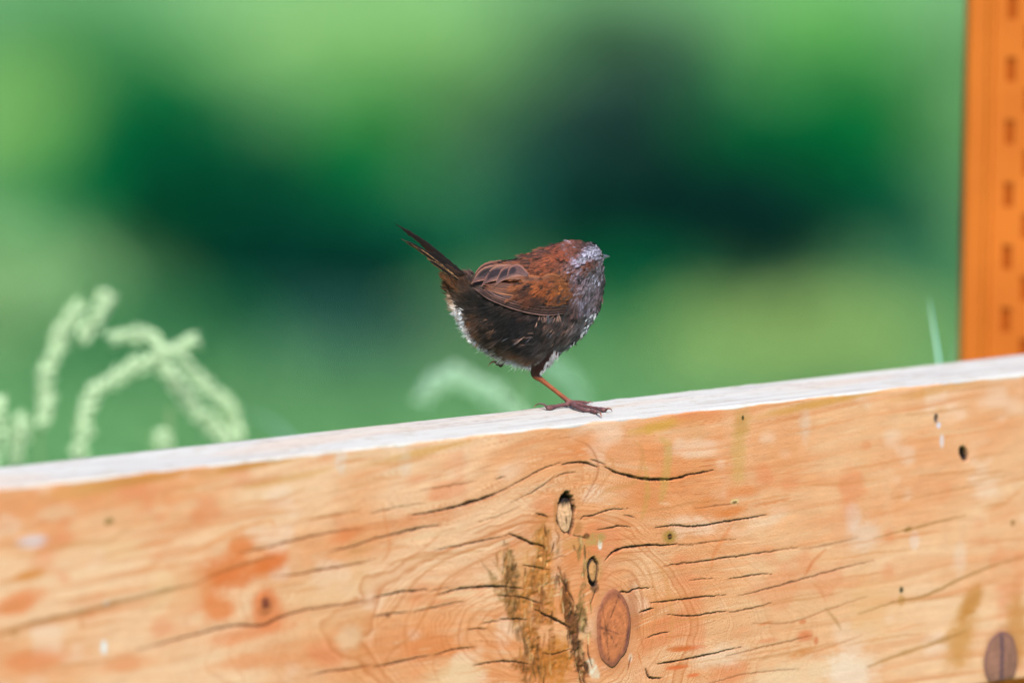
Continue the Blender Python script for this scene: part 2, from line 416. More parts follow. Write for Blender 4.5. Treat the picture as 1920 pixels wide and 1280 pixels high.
cr(Z5, [(0,140),(150,130),(320,85)], 6, .1, (214,150,88)); cr(Z5, [(0,215),(60,212),(140,200)], 4, .1, (220,150,96))
# growth-ring figure
GL = (208, 130, 78)
cr(Z5, [(70,1290),(55,1200),(100,1110),(200,1030),(270,920),(330,820),(370,750),(480,680),(650,600),(800,530),(880,500)], 3.4, .12, (206,128,72))
cr(Z5, [(-40,1030),(80,930),(150,840),(230,740),(350,650),(500,590),(650,540)], 3.0, .12, (206,132,78))
cr(Z5, [(340,1270),(310,1180),(350,1090),(420,1030),(520,990),(640,1000),(720,1060),(820,1120)], 4.0, .1, (222,146,92))
cr(Z5, [(-60,870),(60,800),(170,720),(300,630),(450,560),(620,500),(760,450),(860,440),(905,460)], 2.4, .1, GL)
cr(Z5, [(0,745),(100,660),(250,590),(350,500),(420,470)], 2.2, .1, GL)
cr(Z5, [(-20,665),(50,640),(85,560),(60,420),(50,350)], 3.4, .1, (222,146,96))
cr(Z5, [(860,150),(900,105),(1000,85),(1070,110),(1095,190),(1080,260)], 3.6, .1, (222,150,104))
cr(Z5, [(975,130),(1010,175),(1000,235)], 3.6, .1, (222,150,104))
cr(Z5, [(1170,60),(1240,110),(1245,170),(1180,260),(1110,340)], 3.6, .1, (218,150,100))
cr(Z5, [(1050,10),(1120,40),(1165,110),(1170,190),(1120,290),(1090,350)], 2.6, .15, (186,116,72))
cr(Z5, [(1360,20),(1400,60),(1400,150),(1350,240),(1230,270),(1150,330)], 6, .08, (212,152,96))
cr(Z5, [(1195,700),(1250,640),(1330,635),(1390,680),(1430,760)], 3.0, .15, (206,138,88))
cr(Z5, [(1205,745),(1260,700),(1340,700),(1390,780),(1405,880),(1390,1000),(1410,1100)], 3.4, .15, (196,124,78))
cr(Z5, [(1200,670),(1270,610),(1370,620),(1440,700),(1475,850),(1465,1000),(1440,1150)], 3.0, .12, (212,146,94))
cr(Z5, [(1460,640),(1520,720),(1540,820),(1560,950),(1540,1100)], 5, .06, (222,156,98))
cr(Z5, [(1540,1100),(1620,1095),(1690,1100)], 7, .05, OR); cr(Z5, [(1420,150),(1430,300),(1400,420)], 7, .05, (206,160,88)); cr(Z5, [(1500,0),(1540,60),(1520,240),(1500,330)], 12, .04, (206,168,98))
cr(Z5, [(560,645),(600,690),(640,740)], 2.0, .2, (150,110,70)); cr(Z5, [(620,640),(690,720)], 2.0, .15, (170,130,90))
cr(Z5, [(950,480),(970,520),(955,560)], 2.4, .3, (160,100,60)); cr(Z5, [(1035,505),(1080,520),(1110,525)], 2.0, .6)
cr(Z5, [(1045,560),(1055,590)], 3, .4, (140,90,50)); cr(Z5, [(1085,555),(1070,600)], 3, .4, (140,90,50)); cr(Z5, [(930,635),(980,620),(1005,622)], 1.6, .4, BR)
# random hairline grain figure, following the board
for i in range(110):
    x0 = random.uniform(-60, 1900); y0 = 915 - .112 * x0 + random.uniform(10, 480); ln = random.uniform(40, 190)
    s = -.16 + random.uniform(-.05, .05)
    pts = [(x0 + ln * t, y0 + s * ln * t + random.uniform(-2, 2)) for t in (0, .33, .66, 1)]
    CR.append((pts, random.uniform(1.2, 4.0), 0.03, random.choice([(222,150,98),(214,148,92),(226,160,112),(204,140,86),(240,200,160)])))

# fibrous flecks of the torn, weathered grain below the open knot
_fr = random.Random(4)
for guide, spread, cols, cnt in [([(1020,985),(1012,1060),(1006,1150),(1000,1285)], 24, [(168,104,48),(196,128,64),(128,82,44),(232,178,122),(206,142,80)], 130),
                                 ([(950,1020),(960,1090),(975,1180),(1020,1250)], 17, [(140,98,56),(110,78,48),(178,120,66),(224,174,124)], 80),
                                 ([(1045,1060),(1062,1120),(1078,1190),(1096,1290)], 12, [(92,58,36),(116,74,42),(150,98,56),(220,174,128),(60,38,26)], 90),
                                 ([(1085,1000),(1098,1050),(1092,1130),(1100,1200)], 12, [(176,138,84),(140,104,62),(226,190,140)], 36)]:
    G = catmull(guide, 50)
    for _ in range(cnt):
        gx, gy = G[_fr.randrange(50)]; gx += _fr.gauss(0, spread * .55); gy += _fr.uniform(-8, 8); ln = _fr.uniform(6, 30); sl = _fr.gauss(0, .16)
        CR.append(([(gx, gy), (gx + sl * ln * .4 + _fr.uniform(-1, 1), gy + ln * .5), (gx + sl * ln, gy + ln)], _fr.uniform(1.6, 4.6), _fr.choice([.1, .15, .45, .5]), _fr.choice(cols)))
BL = [  # stains and figure patches: x, y, rx, ry, tilt, colour, strength, roughness of edge
 (420,1075,75,42,-.3,(226,128,66),.85,1),(455,1020,36,26,-.2,(230,138,78),.8,1),(505,1055,50,24,-.3,(226,126,62),.9,.7),(410,1140,42,34,.2,(230,136,76),.8,1),(505,1150,36,40,0,(228,134,80),.7,1),
 (480,1180,110,22,-.12,(232,138,84),.6,1),(650,1005,40,18,-.2,(232,142,90),.7,1),(30,1130,60,24,-.2,(232,142,88),.8,1),(50,1078,34,10,-.2,(226,150,84),.8,.6),(60,1240,70,24,0,(232,146,96),.7,1),(230,1240,60,22,0,(232,150,100),.6,1),(460,1240,70,18,0,(232,150,98),.6,1),
 (200,905,120,22,-.1,(214,162,88),.5,1),(520,860,160,10,-.11,(212,150,78),.7,.8),(300,890,90,12,-.11,(216,148,78),.7,.8),(800,845,120,10,-.11,(216,162,86),.6,.8),(1230,800,60,14,-.11,(214,164,72),.7,1),(1390,790,24,34,0,(196,150,72),.55,1),(1385,860,18,60,0,(206,168,92),.4,1),(1560,750,160,10,-.11,(218,158,76),.7,.8),(1760,730,120,12,-.11,(220,156,86),.6,.8),
 (1340,950,50,26,-.1,(228,146,88),.7,1),(1370,960,44,12,-.2,(222,130,60),.6,.8),(1470,850,60,40,-.3,(232,162,112),.5,1),(1480,905,26,22,0,(232,150,104),.5,1),(1400,920,40,14,0,(230,142,84),.5,1),(1510,1190,20,14,0,(222,110,52),.8,.5),(1500,1225,34,10,-.2,(220,136,66),.8,.6),(1505,1165,10,6,0,(214,116,60),.8,.5),(1530,1200,6,10,0,(218,120,70),.8,.5),(1440,1200,30,6,0,(232,140,96),.6,.6),
 (1290,1215,40,6,0,(232,122,70),.8,.6),(1270,1250,26,5,0,(232,120,70),.8,.6),(1300,1265,16,5,0,(230,126,76),.8,.6),(1435,1168,18,4,-.1,(220,124,60),.8,.5),
 (1640,1140,60,70,0,(236,184,134),.5,1),(1800,1200,38,74,.3,(214,152,84),.75,1),(1820,1130,22,46,.5,(206,140,66),.8,.7),(1905,1180,30,90,0,(214,150,88),.8,1),(1880,960,60,30,-.4,(236,166,118),.5,1),(1600,1000,60,60,0,(236,176,136),.5,1),
 (60,1015,30,14,0,(232,214,218),.7,.6),(640,860,13,34,0,(228,208,196),.45,.9),(760,870,15,30,0,(236,208,190),.4,.9),(1600,970,20,40,0,(238,212,200),.3,1),(1620,1000,40,40,0,(238,214,198),.4,1),(1500,1265,120,40,-.1,(244,214,182),.5,1),(1600,1260,60,60,0,(246,220,200),.6,1),(1350,1230,70,30,0,(244,212,186),.6,1),(860,1260,60,40,0,(240,204,164),.6,1),(330,1100,60,60,0,(240,196,150),.5,1),(600,1130,90,90,0,(238,186,140),.4,1),(1760,797,5,7,0,(226,214,224),.95,.3),(1766,826,5,16,0,(232,216,216),.7,.4),(195,1212,6,15,0,(236,230,236),.95,.3),(200,1131,5,6,0,(238,230,230),.9,.3),(1715,1010,12,22,0,(238,214,206),.35,1),(1800,1050,18,40,0,(240,216,200),.3,1),(1510,800,16,34,0,(232,208,192),.35,1),(1125,1020,5,12,0,(240,232,220),.8,.5),(1182,1232,5,10,0,(248,232,214),.8,.4),(655,1195,30,30,0,(242,206,172),.5,1),(230,1030,60,26,0,(238,192,146),.5,1),(110,960,50,16,0,(238,198,164),.5,1),
 # weathered zone below the open knot
 (1016,1010,14,30,.1,(196,132,66),.75,1.2),(1020,1055,17,50,0,(190,126,62),.75,1.4),(1030,1120,16,60,.05,(196,130,62),.6,1.5),(955,1060,14,46,-.1,(150,116,74),.7,1.5),(962,1130,18,60,-.1,(172,116,62),.75,1.4),(930,1095,10,40,-.4,(176,134,86),.5,1.4),(990,1110,16,50,.3,(176,112,52),.75,1.4),(985,1160,14,50,-.2,(190,124,60),.6,1.4),(1000,1210,18,50,-.2,(188,120,56),.75,1.4),(1040,1240,44,46,0,(214,140,62),.65,1.3),(1060,1120,12,44,.1,(190,118,52),.7,1.3),(1073,1175,13,36,-.25,(110,70,40),.75,1.5),(1082,1215,12,44,-.2,(130,84,48),.75,1.5),(1090,1160,12,30,-.2,(120,90,56),.8,1.5),(1092,1120,8,40,.1,(170,126,80),.5,1.4),(1112,1255,12,26,-.4,(238,216,190),.8,1.2),(1096,1255,10,18,0,(180,110,56),.7,1.4),(1035,1200,8,40,0,(170,106,50),.6,1.6),
 (985,1090,46,80,0,(214,146,78),.45,1.1),(1010,1130,20,80,0,(172,104,46),.6,1.7),(1078,1200,15,62,-.2,(104,66,38),.75,1.9),(1066,1140,10,34,-.2,(130,82,44),.7,1.8),(960,1095,16,60,0,(140,104,64),.6,1.8),(1030,1250,60,34,0,(190,118,52),.6,1.6),(990,1240,30,30,0,(170,104,48),.6,1.7),(1018,1030,22,60,0,(200,134,66),.5,1.6),
 (1116,1010,22,14,0,(196,158,100),.6,1.2),(1100,1004,7,7,0,(120,80,46),.8,1),(1080,1020,40,14,0,(214,164,104),.5,1),(1112,1070,20,36,0,(196,156,100),.6,.8),(1115,1100,9,12,0,(92,70,52),.7,.9),(1080,990,16,12,0,(190,126,70),.6,1),
 (1062,960,27,54,0,(206,144,96),.7,.5),(1043,960,6,34,0,(200,136,84),.6,.8),
 (1256,1005,16,14,0,(176,140,66),.8,.8),(1256,1005,5,6,0,(44,34,20),1,.5),(204,977,11,8,-.2,(160,128,72),.85,.6),(1690,1105,5,8,0,(74,74,50),.95,.4),(1702,992,9,5,-.3,(166,122,62),.8,.6),(1899,980,6,8,0,(176,126,76),.8,.6),(1690,1125,8,14,0,(208,154,86),.6,.8),(1755,783,5,11,0,(90,84,86),.9,.4),(1393,783,3,6,0,(54,60,34),.9,.4),(1378,940,10,7,0,(240,204,150),.8,.8),(1378,941,6,3,0,(110,78,50),.8,.6),
 (728,1153,6,5,-.5,(90,56,46),.8,.5),(1100,1250,6,12,0,(60,40,30),.7,1),(1475,1150,200,120,0,(238,192,150),.25,1),
 (1878,1235,44,62,.1,(220,150,88),.7,.7),(1150,1178,48,96,0,(214,136,90),.8,.6),(1150,1179,37,78,0,(150,92,70),.75,.3),(1877,1236,38,66,0,(140,98,86),.8,.3),(1188,1140,12,60,-.1,(196,128,90),.6,.8),(1172,1215,30,50,0,(232,168,126),.5,.8),
 (498,1126,26,34,0,(226,136,84),.85,.5),(496,1130,16,25,0,(190,104,66),.8,.3),
]
BASE = (237, 172, 126)
WK = 0.545        # display -> base colour of the planed wood
def build_beam():
    # --- sampling along the beam (dense where the picture is sharp)
    u0, _ = px2uv(np.float64(0), np.float64(900)); 
    us = [-1.3]
    while us[-1] < 2.6:
        u = us[-1]
        if -0.05 < u < 0.96: st = 0.00060 if 0.28 < u < 0.66 else 0.00085
        else: st = 0.02
        us.append(u + st)
    us = np.array(us); nu = len(us)
    # --- profile: front face from bottom up, rounded arris, top face, back
    vf = np.arange(HIGH, 0.0016, -0.00052)                     # v measured down from the top
    ang = np.linspace(0, math.pi / 2, 5)
    r = 0.0016
    prof = [(v, 0.0, 0) for v in vf] + [(r - r * math.sin(a), r - r * math.cos(a), 0 if a < .9 else 1) for a in ang]
    for d in np.arange(0.0026, THICK - 0.002, 0.0014): prof.append((0.0, d, 1))
    prof += [(0.0, THICK - 0.0015, 1), (0.0015, THICK, 1), (0.06, THICK, 0), (0.13, THICK, 0), (HIGH, THICK, 0), (HIGH, THICK * .5, 0)]
    prof = np.array(prof); nv = len(prof)
    V_ = prof[:, 0][:, None] * np.ones(nu)[None]; D_ = prof[:, 1][:, None] * np.ones(nu)[None]; U = us[None, :] * np.ones(nv)[:, None]
    top = (prof[:, 2] > 0.5)[:, None] * np.ones(nu)[None]
    nF = len(vf)
    nz = Noise(11); nz2 = Noise(12); nz3 = Noise(13); nz4 = Noise(14)
    disp = np.zeros_like(U)          # inward (towards the core) along the face normal
    # --- front colours
    Uf = U[:nF + 3]; Vf = V_[:nF + 3]
    C = np.ones(Uf.shape + (3,)) * L(*BASE)
    Wp = A0 + Uf[..., None] * dirb; Wp[..., 2] = ZT - Vf
    dW = Wp - CAM; dep_ = dW @ F_; PX = 960 + FPX * dW[..., 0] / dep_; PY = 640 - FPX * (dW @ U_) / dep_; del Wp, dW
    # fibres run along the beam and part around the knots
    bump = 58 * np.exp(-((PX - 1085) / 150) ** 2) * (smooth(760, 900, PY) - 1.6 * smooth(960, 1180, PY)) 
    s = (PY + .185 * PX + bump + 14 * nz(PX * .004, PY * .006, 2)) * 0.000332
    big = nz(Uf * 8, s * 22, 3); med = nz2(Uf * 14, s * 110, 3); fine = nz3(Uf * 55, s * 1000, 3); mot = nz4(Uf * 120, Vf * 190, 3)
    def mix(c, col, m): return c * (1 - m[..., None]) + L(*col) * m[..., None]
    C = mix(C, (246, 202, 166), smooth(-.05, .45, big) * .8)
    C = mix(C, (230, 142, 84), smooth(.0, .5, -big) * .72)
    C = mix(C, (220, 132, 78), smooth(.12, .6, med) * .36)
    C = mix(C, (242, 206, 172), smooth(.15, .6, -med) * .25)
    run = nz(Uf * 34 + 7, Vf * 5, 2)
    C = mix(C, (240, 206, 176), smooth(.3, .8, run) * .18); C = mix(C, (210, 166, 100), smooth(.35, .8, -run) * .15)
    mid_ = np.exp(-((PX - 1020) / 420) ** 2)
    C = mix(C, (243, 196, 156), .42 * smooth(1150, 1500, PX) + .25 * smooth(700, 300, PX))
    C = C * (1 + (0.045 + .06 * mid_) * fine + 0.05 * mot)[..., None]
    f2 = nz(PX * .012 + 40, s * 2600, 2); C = mix(C, (196, 112, 64), np.clip(smooth(.42, .8, f2) * (.22 + .45 * mid_), 0, 1))
    f3 = nz4(PX * .02 + 9, s * 1500 + 3, 2); C = mix(C, (250, 214, 180), np.clip(smooth(.40, .8, f3) * (.25 + .3 * mid_), 0, 1))
    f4 = nz2(Uf * 26 + 3, Vf * 42, 3); C = mix(C, (232, 138, 92), smooth(.22, .6, f4) * .45); C = mix(C, (248, 212, 188), smooth(.25, .6, -f4) * .5)
    # growth rings: ovals round the knot group, drawn out along the grain to the left
    ddx = PX - 1110; sxl = np.where(ddx < 0, 2.0 + .35 * smooth(0, -500, ddx), .85 + .5 * smooth(100, 500, ddx))
    g = np.sqrt((ddx / sxl) ** 2 + ((PY - 1185) * np.where(PY < 1000, .92, 1.0)) ** 2) + 16 * nz2(PX * .010, PY * .012, 2) + 3.5 * nz3(PX * .05, PY * .05, 2)
    gp = g / (17 + 9 * nz4(g * .02, g * 0, 1)); tr = gp - np.floor(gp); wgt = .35 + .65 * (nz(np.floor(gp) * 3.7, gp * 0, 1) * .5 + .5)
    ring = smooth(.35, .93, tr) ** 2.2 * (1 - smooth(.95, 1.0, tr)) * wgt * smooth(60, 95, g) * (1 - smooth(210, 420, g))
    C = mix(C, (206, 128, 74), np.clip(ring * .75, 0, 1))
    # ring bands further out follow the fibres
    gq = s / .000332 / 34 + .8 * nz(PX * .003, s * 40, 2); tq = gq - np.floor(gq); wq = np.clip(nz2(np.floor(gq) * 5.3, PX * .004, 2) + .25, 0, 1)
    band = smooth(.2, .9, tq) ** 2.5 * (1 - smooth(.93, 1.0, tq)) * wq * smooth(200, 400, g)
    C = mix(C, (222, 140, 84), np.clip(band * .55, 0, 1))
    del PX, PY, g, gp, tr, gq, tq
    # --- stains
    vr = Vf[:, 0]
    def window(u1, u2, v1, v2):
        a = max(np.searchsorted(us, u1), 0); b = min(np.searchsorted(us, u2), nu)
        # v decreases along rows
        rr = np.where((vr >= v1) & (vr <= v2))[0]
        if len(rr) == 0 or a >= b: return None
        return slice(rr[0], rr[-1] + 1), slice(a, b)
    pu = 0.000463; pv = 0.000332
    wob = 0
    for (x, y, rx, ry, tilt, col, k, e) in BL:
        u, v = px2uv(np.float64(x), np.float64(y)); m_ = 1.9 * max(rx, ry)
        w = window(u - m_ * pu, u + m_ * pu, v - m_ * pv, v + m_ * pv)
        if w is None: continue
        X = (Uf[w] - u) / pu; Y = (Vf[w] - v) / pv
        ct, st = math.cos(tilt), math.sin(tilt)
        a = (X * ct + Y * st) / rx; b = (-X * st + Y * ct) / ry
        q = np.sqrt(a * a + b * b)
        q = q + e * (0.28 * nz(Uf[w] * 60 + x, Vf[w] * 110 + y, 3) + 0.16 * nz2(Uf[w] * 250, Vf[w] * 500, 2))
        m = (1 - (smooth(.55, 1.05, q) if (e > 1.1 or rx < 14) else smooth(.30, 1.15, q))) * k
        if e > 1.1: m = m * (0.72 + 0.75 * smooth(-.3, .35, nz3(Uf[w] * 420, Vf[w] * 520 + y, 3)))
        C[w] = mix(C[w], col, np.clip(m, 0, 1))
        if e > 1.3: disp[:nF + 3][w] += m * 0.0009 * (nz4(Uf[w] * 300, Vf[w] * 260, 3) + .3)
    # --- cracks and growth lines
    for (pts, wd, dep, col) in CR:
        P = catmull(pts, max(8, 5 * len(pts)))
        pu_, pv_ = px2uv(P[:, 0], P[:, 1])
        pad = 8 * pu
        w = window(pu_.min() - pad, pu_.max() + pad, pv_.min() - 8 * pv, pv_.max() + 8 * pv)
        if w is None: continue
        X = Uf[w] / pu; Y = Vf[w] / pv
        jit = nz2(X * .09, Y * .09, 2) * 1.3 + nz3(X * .35, Y * .35, 1) * .6
        Y = Y + jit
        best = np.full(X.shape, 1e9); tt = np.zeros(X.shape); n = len(P)
        for i in range(n - 1):
            ax, ay, bx, by = pu_[i] / pu, pv_[i] / pv, pu_[i + 1] / pu, pv_[i + 1] / pv
            dx, dy = bx - ax, by - ay; q = dx * dx + dy * dy + 1e-9
            c0 = np.searchsorted(us[w[1]], (min(ax, bx) - 9) * pu); c1 = np.searchsorted(us[w[1]], (max(ax, bx) + 9) * pu)
            if c1 <= c0: continue
            xs = X[:, c0:c1]; ys = Y[:, c0:c1]
            t = np.clip(((xs - ax) * dx + (ys - ay) * dy) / q, 0, 1)
            d = np.hypot(xs - ax - t * dx, ys - ay - t * dy)
            bb = best[:, c0:c1]; up = d < bb
            bb[up] = d[up]; tt[:, c0:c1][up] = ((i + t) / (n - 1))[up]
        if dep <= .2: wd = wd * 1.35
        prof_w = wd * (.56 if dep > .9 else .50 if dep > .2 else .5) * (np.sin(np.clip(tt, 0, 1) * math.pi) ** .8 * (.85 + .3 * nz(tt * 14 + pts[0][0], tt * 0 + wd, 2)) + .04)
        soft = 0.9 if dep > .4 else 0.5 * wd + 0.8
        m = 1 - smooth(prof_w - soft * .6, prof_w + soft, best)
        k = 0.96 if dep > .75 else (0.88 if dep > .45 else (.74 if dep > .25 else 0.5))
        C[w] = mix(C[w], col, np.clip(m * k, 0, 1))
        if dep > .2:
            halo = np.clip(1 - best / (wd * 2.2 + 2), 0, 1) ** 2 * .35 * dep
            C[w] = mix(C[w], (196, 120, 66), halo * (1 - m))
        disp[:nF + 3][w] = np.maximum(disp[:nF + 3][w], m * dep * dep * 0.0015)
    # --- bored / bark-ringed holes
    for (x, y, rx, ry, dep, col, tl) in [(1062,960,18,45,.006,(34,26,26),0),(1112,1069,11,27,.003,(66,48,38),0),(1807,850,8.5,17,.004,(30,20,17),-.35),(1115,1092,7,8,.003,(52,42,36),0),(1755,784,3,6,.003,(70,66,70),0)]:
        u, v = px2uv(np.float64(x), np.float64(y))
        w = window(u - 2 * rx * pu * 2, u + 2 * rx * pu * 2, v - 2 * ry * pv, v + 2 * ry * pv)
        X = (Uf[w] - u) / pu; Y = (Vf[w] - v) / pv; ct, st = math.cos(tl), math.sin(tl)
        a = (X * ct + Y * st) / rx; b = (-X * st + Y * ct) / ry
        q = np.sqrt(a * a + b * b) + (.22 if x < 1300 else .05) * nz(Uf[w] * 260, Vf[w] * 300, 3)
        m = 1 - smooth(.86, 1.02, q)
        C[w] = mix(C[w], col, m); disp[:nF + 3][w] = np.maximum(disp[:nF + 3][w], dep * (1 - smooth(.8, 1.0, q)))  # bored holes are painted dark too, their inner shade put into the colour
    Cm = L(236, 180, 134); C = Cm * np.clip(C / Cm, .004, 3) ** 1.28 * np.array([1.0, .985, .95])
    Call = np.ones(U.shape + (3,)) * L(*BASE)
    Call[:nF + 3] = C
    Call *= WK
    # --- weathered top
    Ut = U; Dt = D_
    gw = nz(Ut * 14, (Dt + Ut * .02) * 420, 3); gs = nz2(Ut * 60, (Dt + Ut * .03) * 1500, 3); gb = nz3(Ut * 8, Dt * 40, 2)
    T = np.ones(U.shape + (3,)) * L(232, 232, 234)
    T = T * (1 - m0)[..., None] if False else T
    def mixt(T, col, m): return T * (1 - m[..., None]) + L(*col) * m[..., None]
    T = mixt(T, (198, 194, 200), smooth(.0, .5, gw) * .8); T = mixt(T, (150, 128, 124), smooth(.28, .6, gs) * .75 * smooth(-.3, .4, gb)); T = mixt(T, (240, 214, 196), smooth(.1, .6, gb) * .5); T = mixt(T, (206, 196, 180), smooth(.3, .6, nz(Ut * 90, Dt * 160, 2)) * .5)
    edge = 0.0022 + 0.0016 * nz4(Ut * 55, Ut * 0 + 3, 3)
    tm = top * smooth(edge - .0006, edge + .0006, Dt)
    # the white weathering creeps irregularly over the arris
    creep = (1 - smooth(.0006, .0012, V_ - .0002 - .0016 * nz(Ut * 40, Ut * 0 + 9, 3))) * (D_ < .02)
    tm = np.maximum(tm * smooth(-.0002, .0012, Dt - 0), creep * (V_ < .004))
    Call = Call * (1 - tm[..., None]) + T * np.array([.50, .50, .48]) * tm[..., None]
    # small checks in the top face near the foot
    disp_top = smooth(.5, .8, gs) * 0.0005 * top + 0.00025 * gw * top
    # --- geometry
    wav = 0.0009 * nz(U * 30, U * 0 + 21, 3) * np.exp(-V_ / 0.006) * (D_ < .01)
    W = np.zeros(U.shape + (3,))
    W += A0 + U[..., None] * dirb
    face = 0.00010 * nz3(U * 40, V_ * 300, 3)
    inward = np.where(D_ < .0009, disp + face, 0) + wav
    W += nb * (D_ + inward)[..., None]
    W[..., 2] = ZT - V_ - np.where(top > .5, disp_top, 0)
    # back edge of the top wavers a little
    bk = (np.abs(D_ - THICK) < .003) & (V_ < .01)
    W[..., 2] -= np.where(bk, 0.0006 + .0006 * nz(U * 50, U * 0 + 2, 2), 0)
    idx = np.arange(nu * nv).reshape(nv, nu)
    a = idx; b_ = np.roll(idx, -1, axis=0)
    Fc = np.stack([a[:, :-1], a[:, 1:], b_[:, 1:], b_[:, :-1]], -1).reshape(-1, 4)
    Vv = W.reshape(-1, 3)
    # end caps
    m = mat_tint('weathered_softwood', 0.75, 0.22, noise_scale=900, noise_amt=.05, bump=.35, bscale=(1, 1, 1))
    root_loc = A0 + dirb * 0.5; root_loc = np.array([root_loc[0], root_loc[1], ZT - HIGH])
    root = thing('timber_beam', root_loc, 'thick cracked orange-brown timber with whitened top edge under the bird', 'timber beam')
    o = mesh_obj('beam_body', Vv, Fc, m, root, Call.reshape(-1, 3), root_loc)
    # end grain caps as separate thin boards' ends
    mb = MB()
    for col_i in (0, nu - 1):
        ring = W[:, col_i, :][::40]; ring = np.vstack([W[0, col_i], W[nF, col_i], W[nF + 6, col_i], W[-4, col_i], W[-2, col_i]])
        mb.add(ring, [tuple(range(len(ring)))], L(214, 160, 110) * WK)
    mb.build('end_grain', m, root, root_loc, smooth_shade=False)
    return root, root_loc
beam, beam_loc = build_beam()

MAT_KNOT = mat_tint('knot_wood', 0.7, 0.2, noise_scale=500, noise_amt=.12, bump=.5)
def knot(x, y, rx, ry, inset, colfn, dome=0.0006, seed=0):
    u, v = px2uv(np.float64(x), np.float64(y)); nzz = Noise(60 + seed)
    n, k = 56, 16; V = []; C = []; Fc = []
    for j in range(k + 1):
        q = j / k
        for i in range(n):
            a = 2 * math.pi * i / n
            rr = q * (1 + .085 * float(nzz.one(np.array(3 + 2 * math.cos(a)), np.array(3 + 2 * math.sin(a)))))
            X = rx * rr * math.cos(a); Y = ry * rr * math.sin(a)
            P = A0 + (u + X * .000463) * dirb; P = P.copy(); P[2] = max(ZT - v - Y * .000332, ZT - HIGH + .0006)
            bump = .0003 * float(nzz(np.array(X * .2 + 9), np.array(Y * .2 + 9), 2))
            V.append(P + nb * (inset - dome * (1 - q * q) + bump)); C.append(colfn(X / rx, Y / ry, q, a, nzz))
    for j in range(k):
        for i in range(n):
            i2 = (i + 1) % n; Fc.append((j * n + i, j * n + i2, (j + 1) * n + i2, (j + 1) * n + i))
    b0 = len(V)
    for i in range(n): V.append(np.array(V[k * n + i]) + nb * 0.002); C.append(C[k * n + i] * .5)
    for i in range(n):
        i2 = (i + 1) % n; Fc.append((k * n + i, k * n + i2, b0 + i2, b0 + i))
    Fc.append(tuple(range(n)))
    return mesh_obj('knot', V, Fc, MAT_KNOT, beam, np.array(C), beam_loc)
def N1(n, x, y, o=2): return float(n(np.array(float(x)), np.array(float(y)), o))
def k_big(X, Y, q, a, n):
    c = L(208, 124, 80)
    c = c * (1 + .10 * math.sin(q * 22 + 2 * N1(n, X * 2 + 5, Y * 2 + 5)) )
    rim = smooth(.72, .90, q + .1 * N1(n, a * 2 + 9, 4)) * (1 - smooth(.90, 1.0, q)); right = .55 + .45 * max(X, 0) + .25 * max(Y, 0)
    c = c * (1 - rim * right) + L(112, 66, 66) * rim * right
    # drying checks radiating from the pith, left of centre
    px, py = X + .45, (Y + .02) * 1.0
    an = math.atan2(py, px); rd = math.hypot(px, py)
    for th in (-1.9, -0.85, 1.35, 0.65, 2.6, -2.9, 0.2):
        d = abs(math.atan2(math.sin(an - th), math.cos(an - th))) * rd
        s = .05 if th in (-0.85, 1.35) else .03
        w = max(0, 1 - d / s) * (1 if rd < (1.4 if s > .04 else .8) else 0)
        c = c * (1 - .75 * w) + L(70, 36, 34) * .75 * w
    c = c * (1 - .45 * max(0, 1 - rd / .25))
    t = smooth(.9, 1.0, q); c = c * (1 - t) + L(156, 98, 74) * t
    return c * WK
def k_open(X, Y, q, a, n):
    c = L(236, 186, 146); g = N1(n, X * 5 + 3, Y * 2 + 4, 3)
    c = c * (1 - .45 * max(0, g * 1.5))
    t = smooth(.1, .5, -Y + .25 * g - .35); c = c * (1 - t) + L(40, 28, 26) * t
    t = smooth(.02, .12, .22 - math.hypot(X * 1.1 - .1, (Y - .3) * .8) + .1 * g) * .75; c = c * (1 - t) + L(80, 48, 34) * t
    return c * WK
def k_small(X, Y, q, a, n):
    c = L(206, 150, 98) * (1 + .3 * N1(n, X * 4, Y * 3, 3)); t = smooth(.75, .95, q); return (c * (1 - t) + L(60, 42, 34) * t) * WK
def k_left(X, Y, q, a, n):
    t = smooth(.25, .9, q + .15 * N1(n, X * 2, Y * 2)); return (L(128, 62, 44) * (1 - t) + L(222, 132, 80) * t) * WK
def k_right(X, Y, q, a, n):
    c = L(158, 112, 96) * (1 + .3 * N1(n, X * 6, Y * 1.5, 3)); t = max(0, 1 - abs(X + .02 * math.sin(Y * 5)) / .16); c = c * (1 - t) + L(84, 62, 84) * t
    t = smooth(.8, 1, q); c = c * (1 - t) + L(132, 92, 88) * t; return c * WK
for (x_, y_, rx_, ry_, ins, fn, s) in [(1149,1179,32,70,-.0003,k_big,1),(1062,966,12.5,31,.0011,k_open,2),(1112,1069,8,21,.0005,k_small,3),(496,1130,13,21,-.0002,k_left,4),(1877,1236,33,58,-.0002,k_right,5)]:
    knot(x_, y_, rx_, ry_, ins, fn, seed=s)

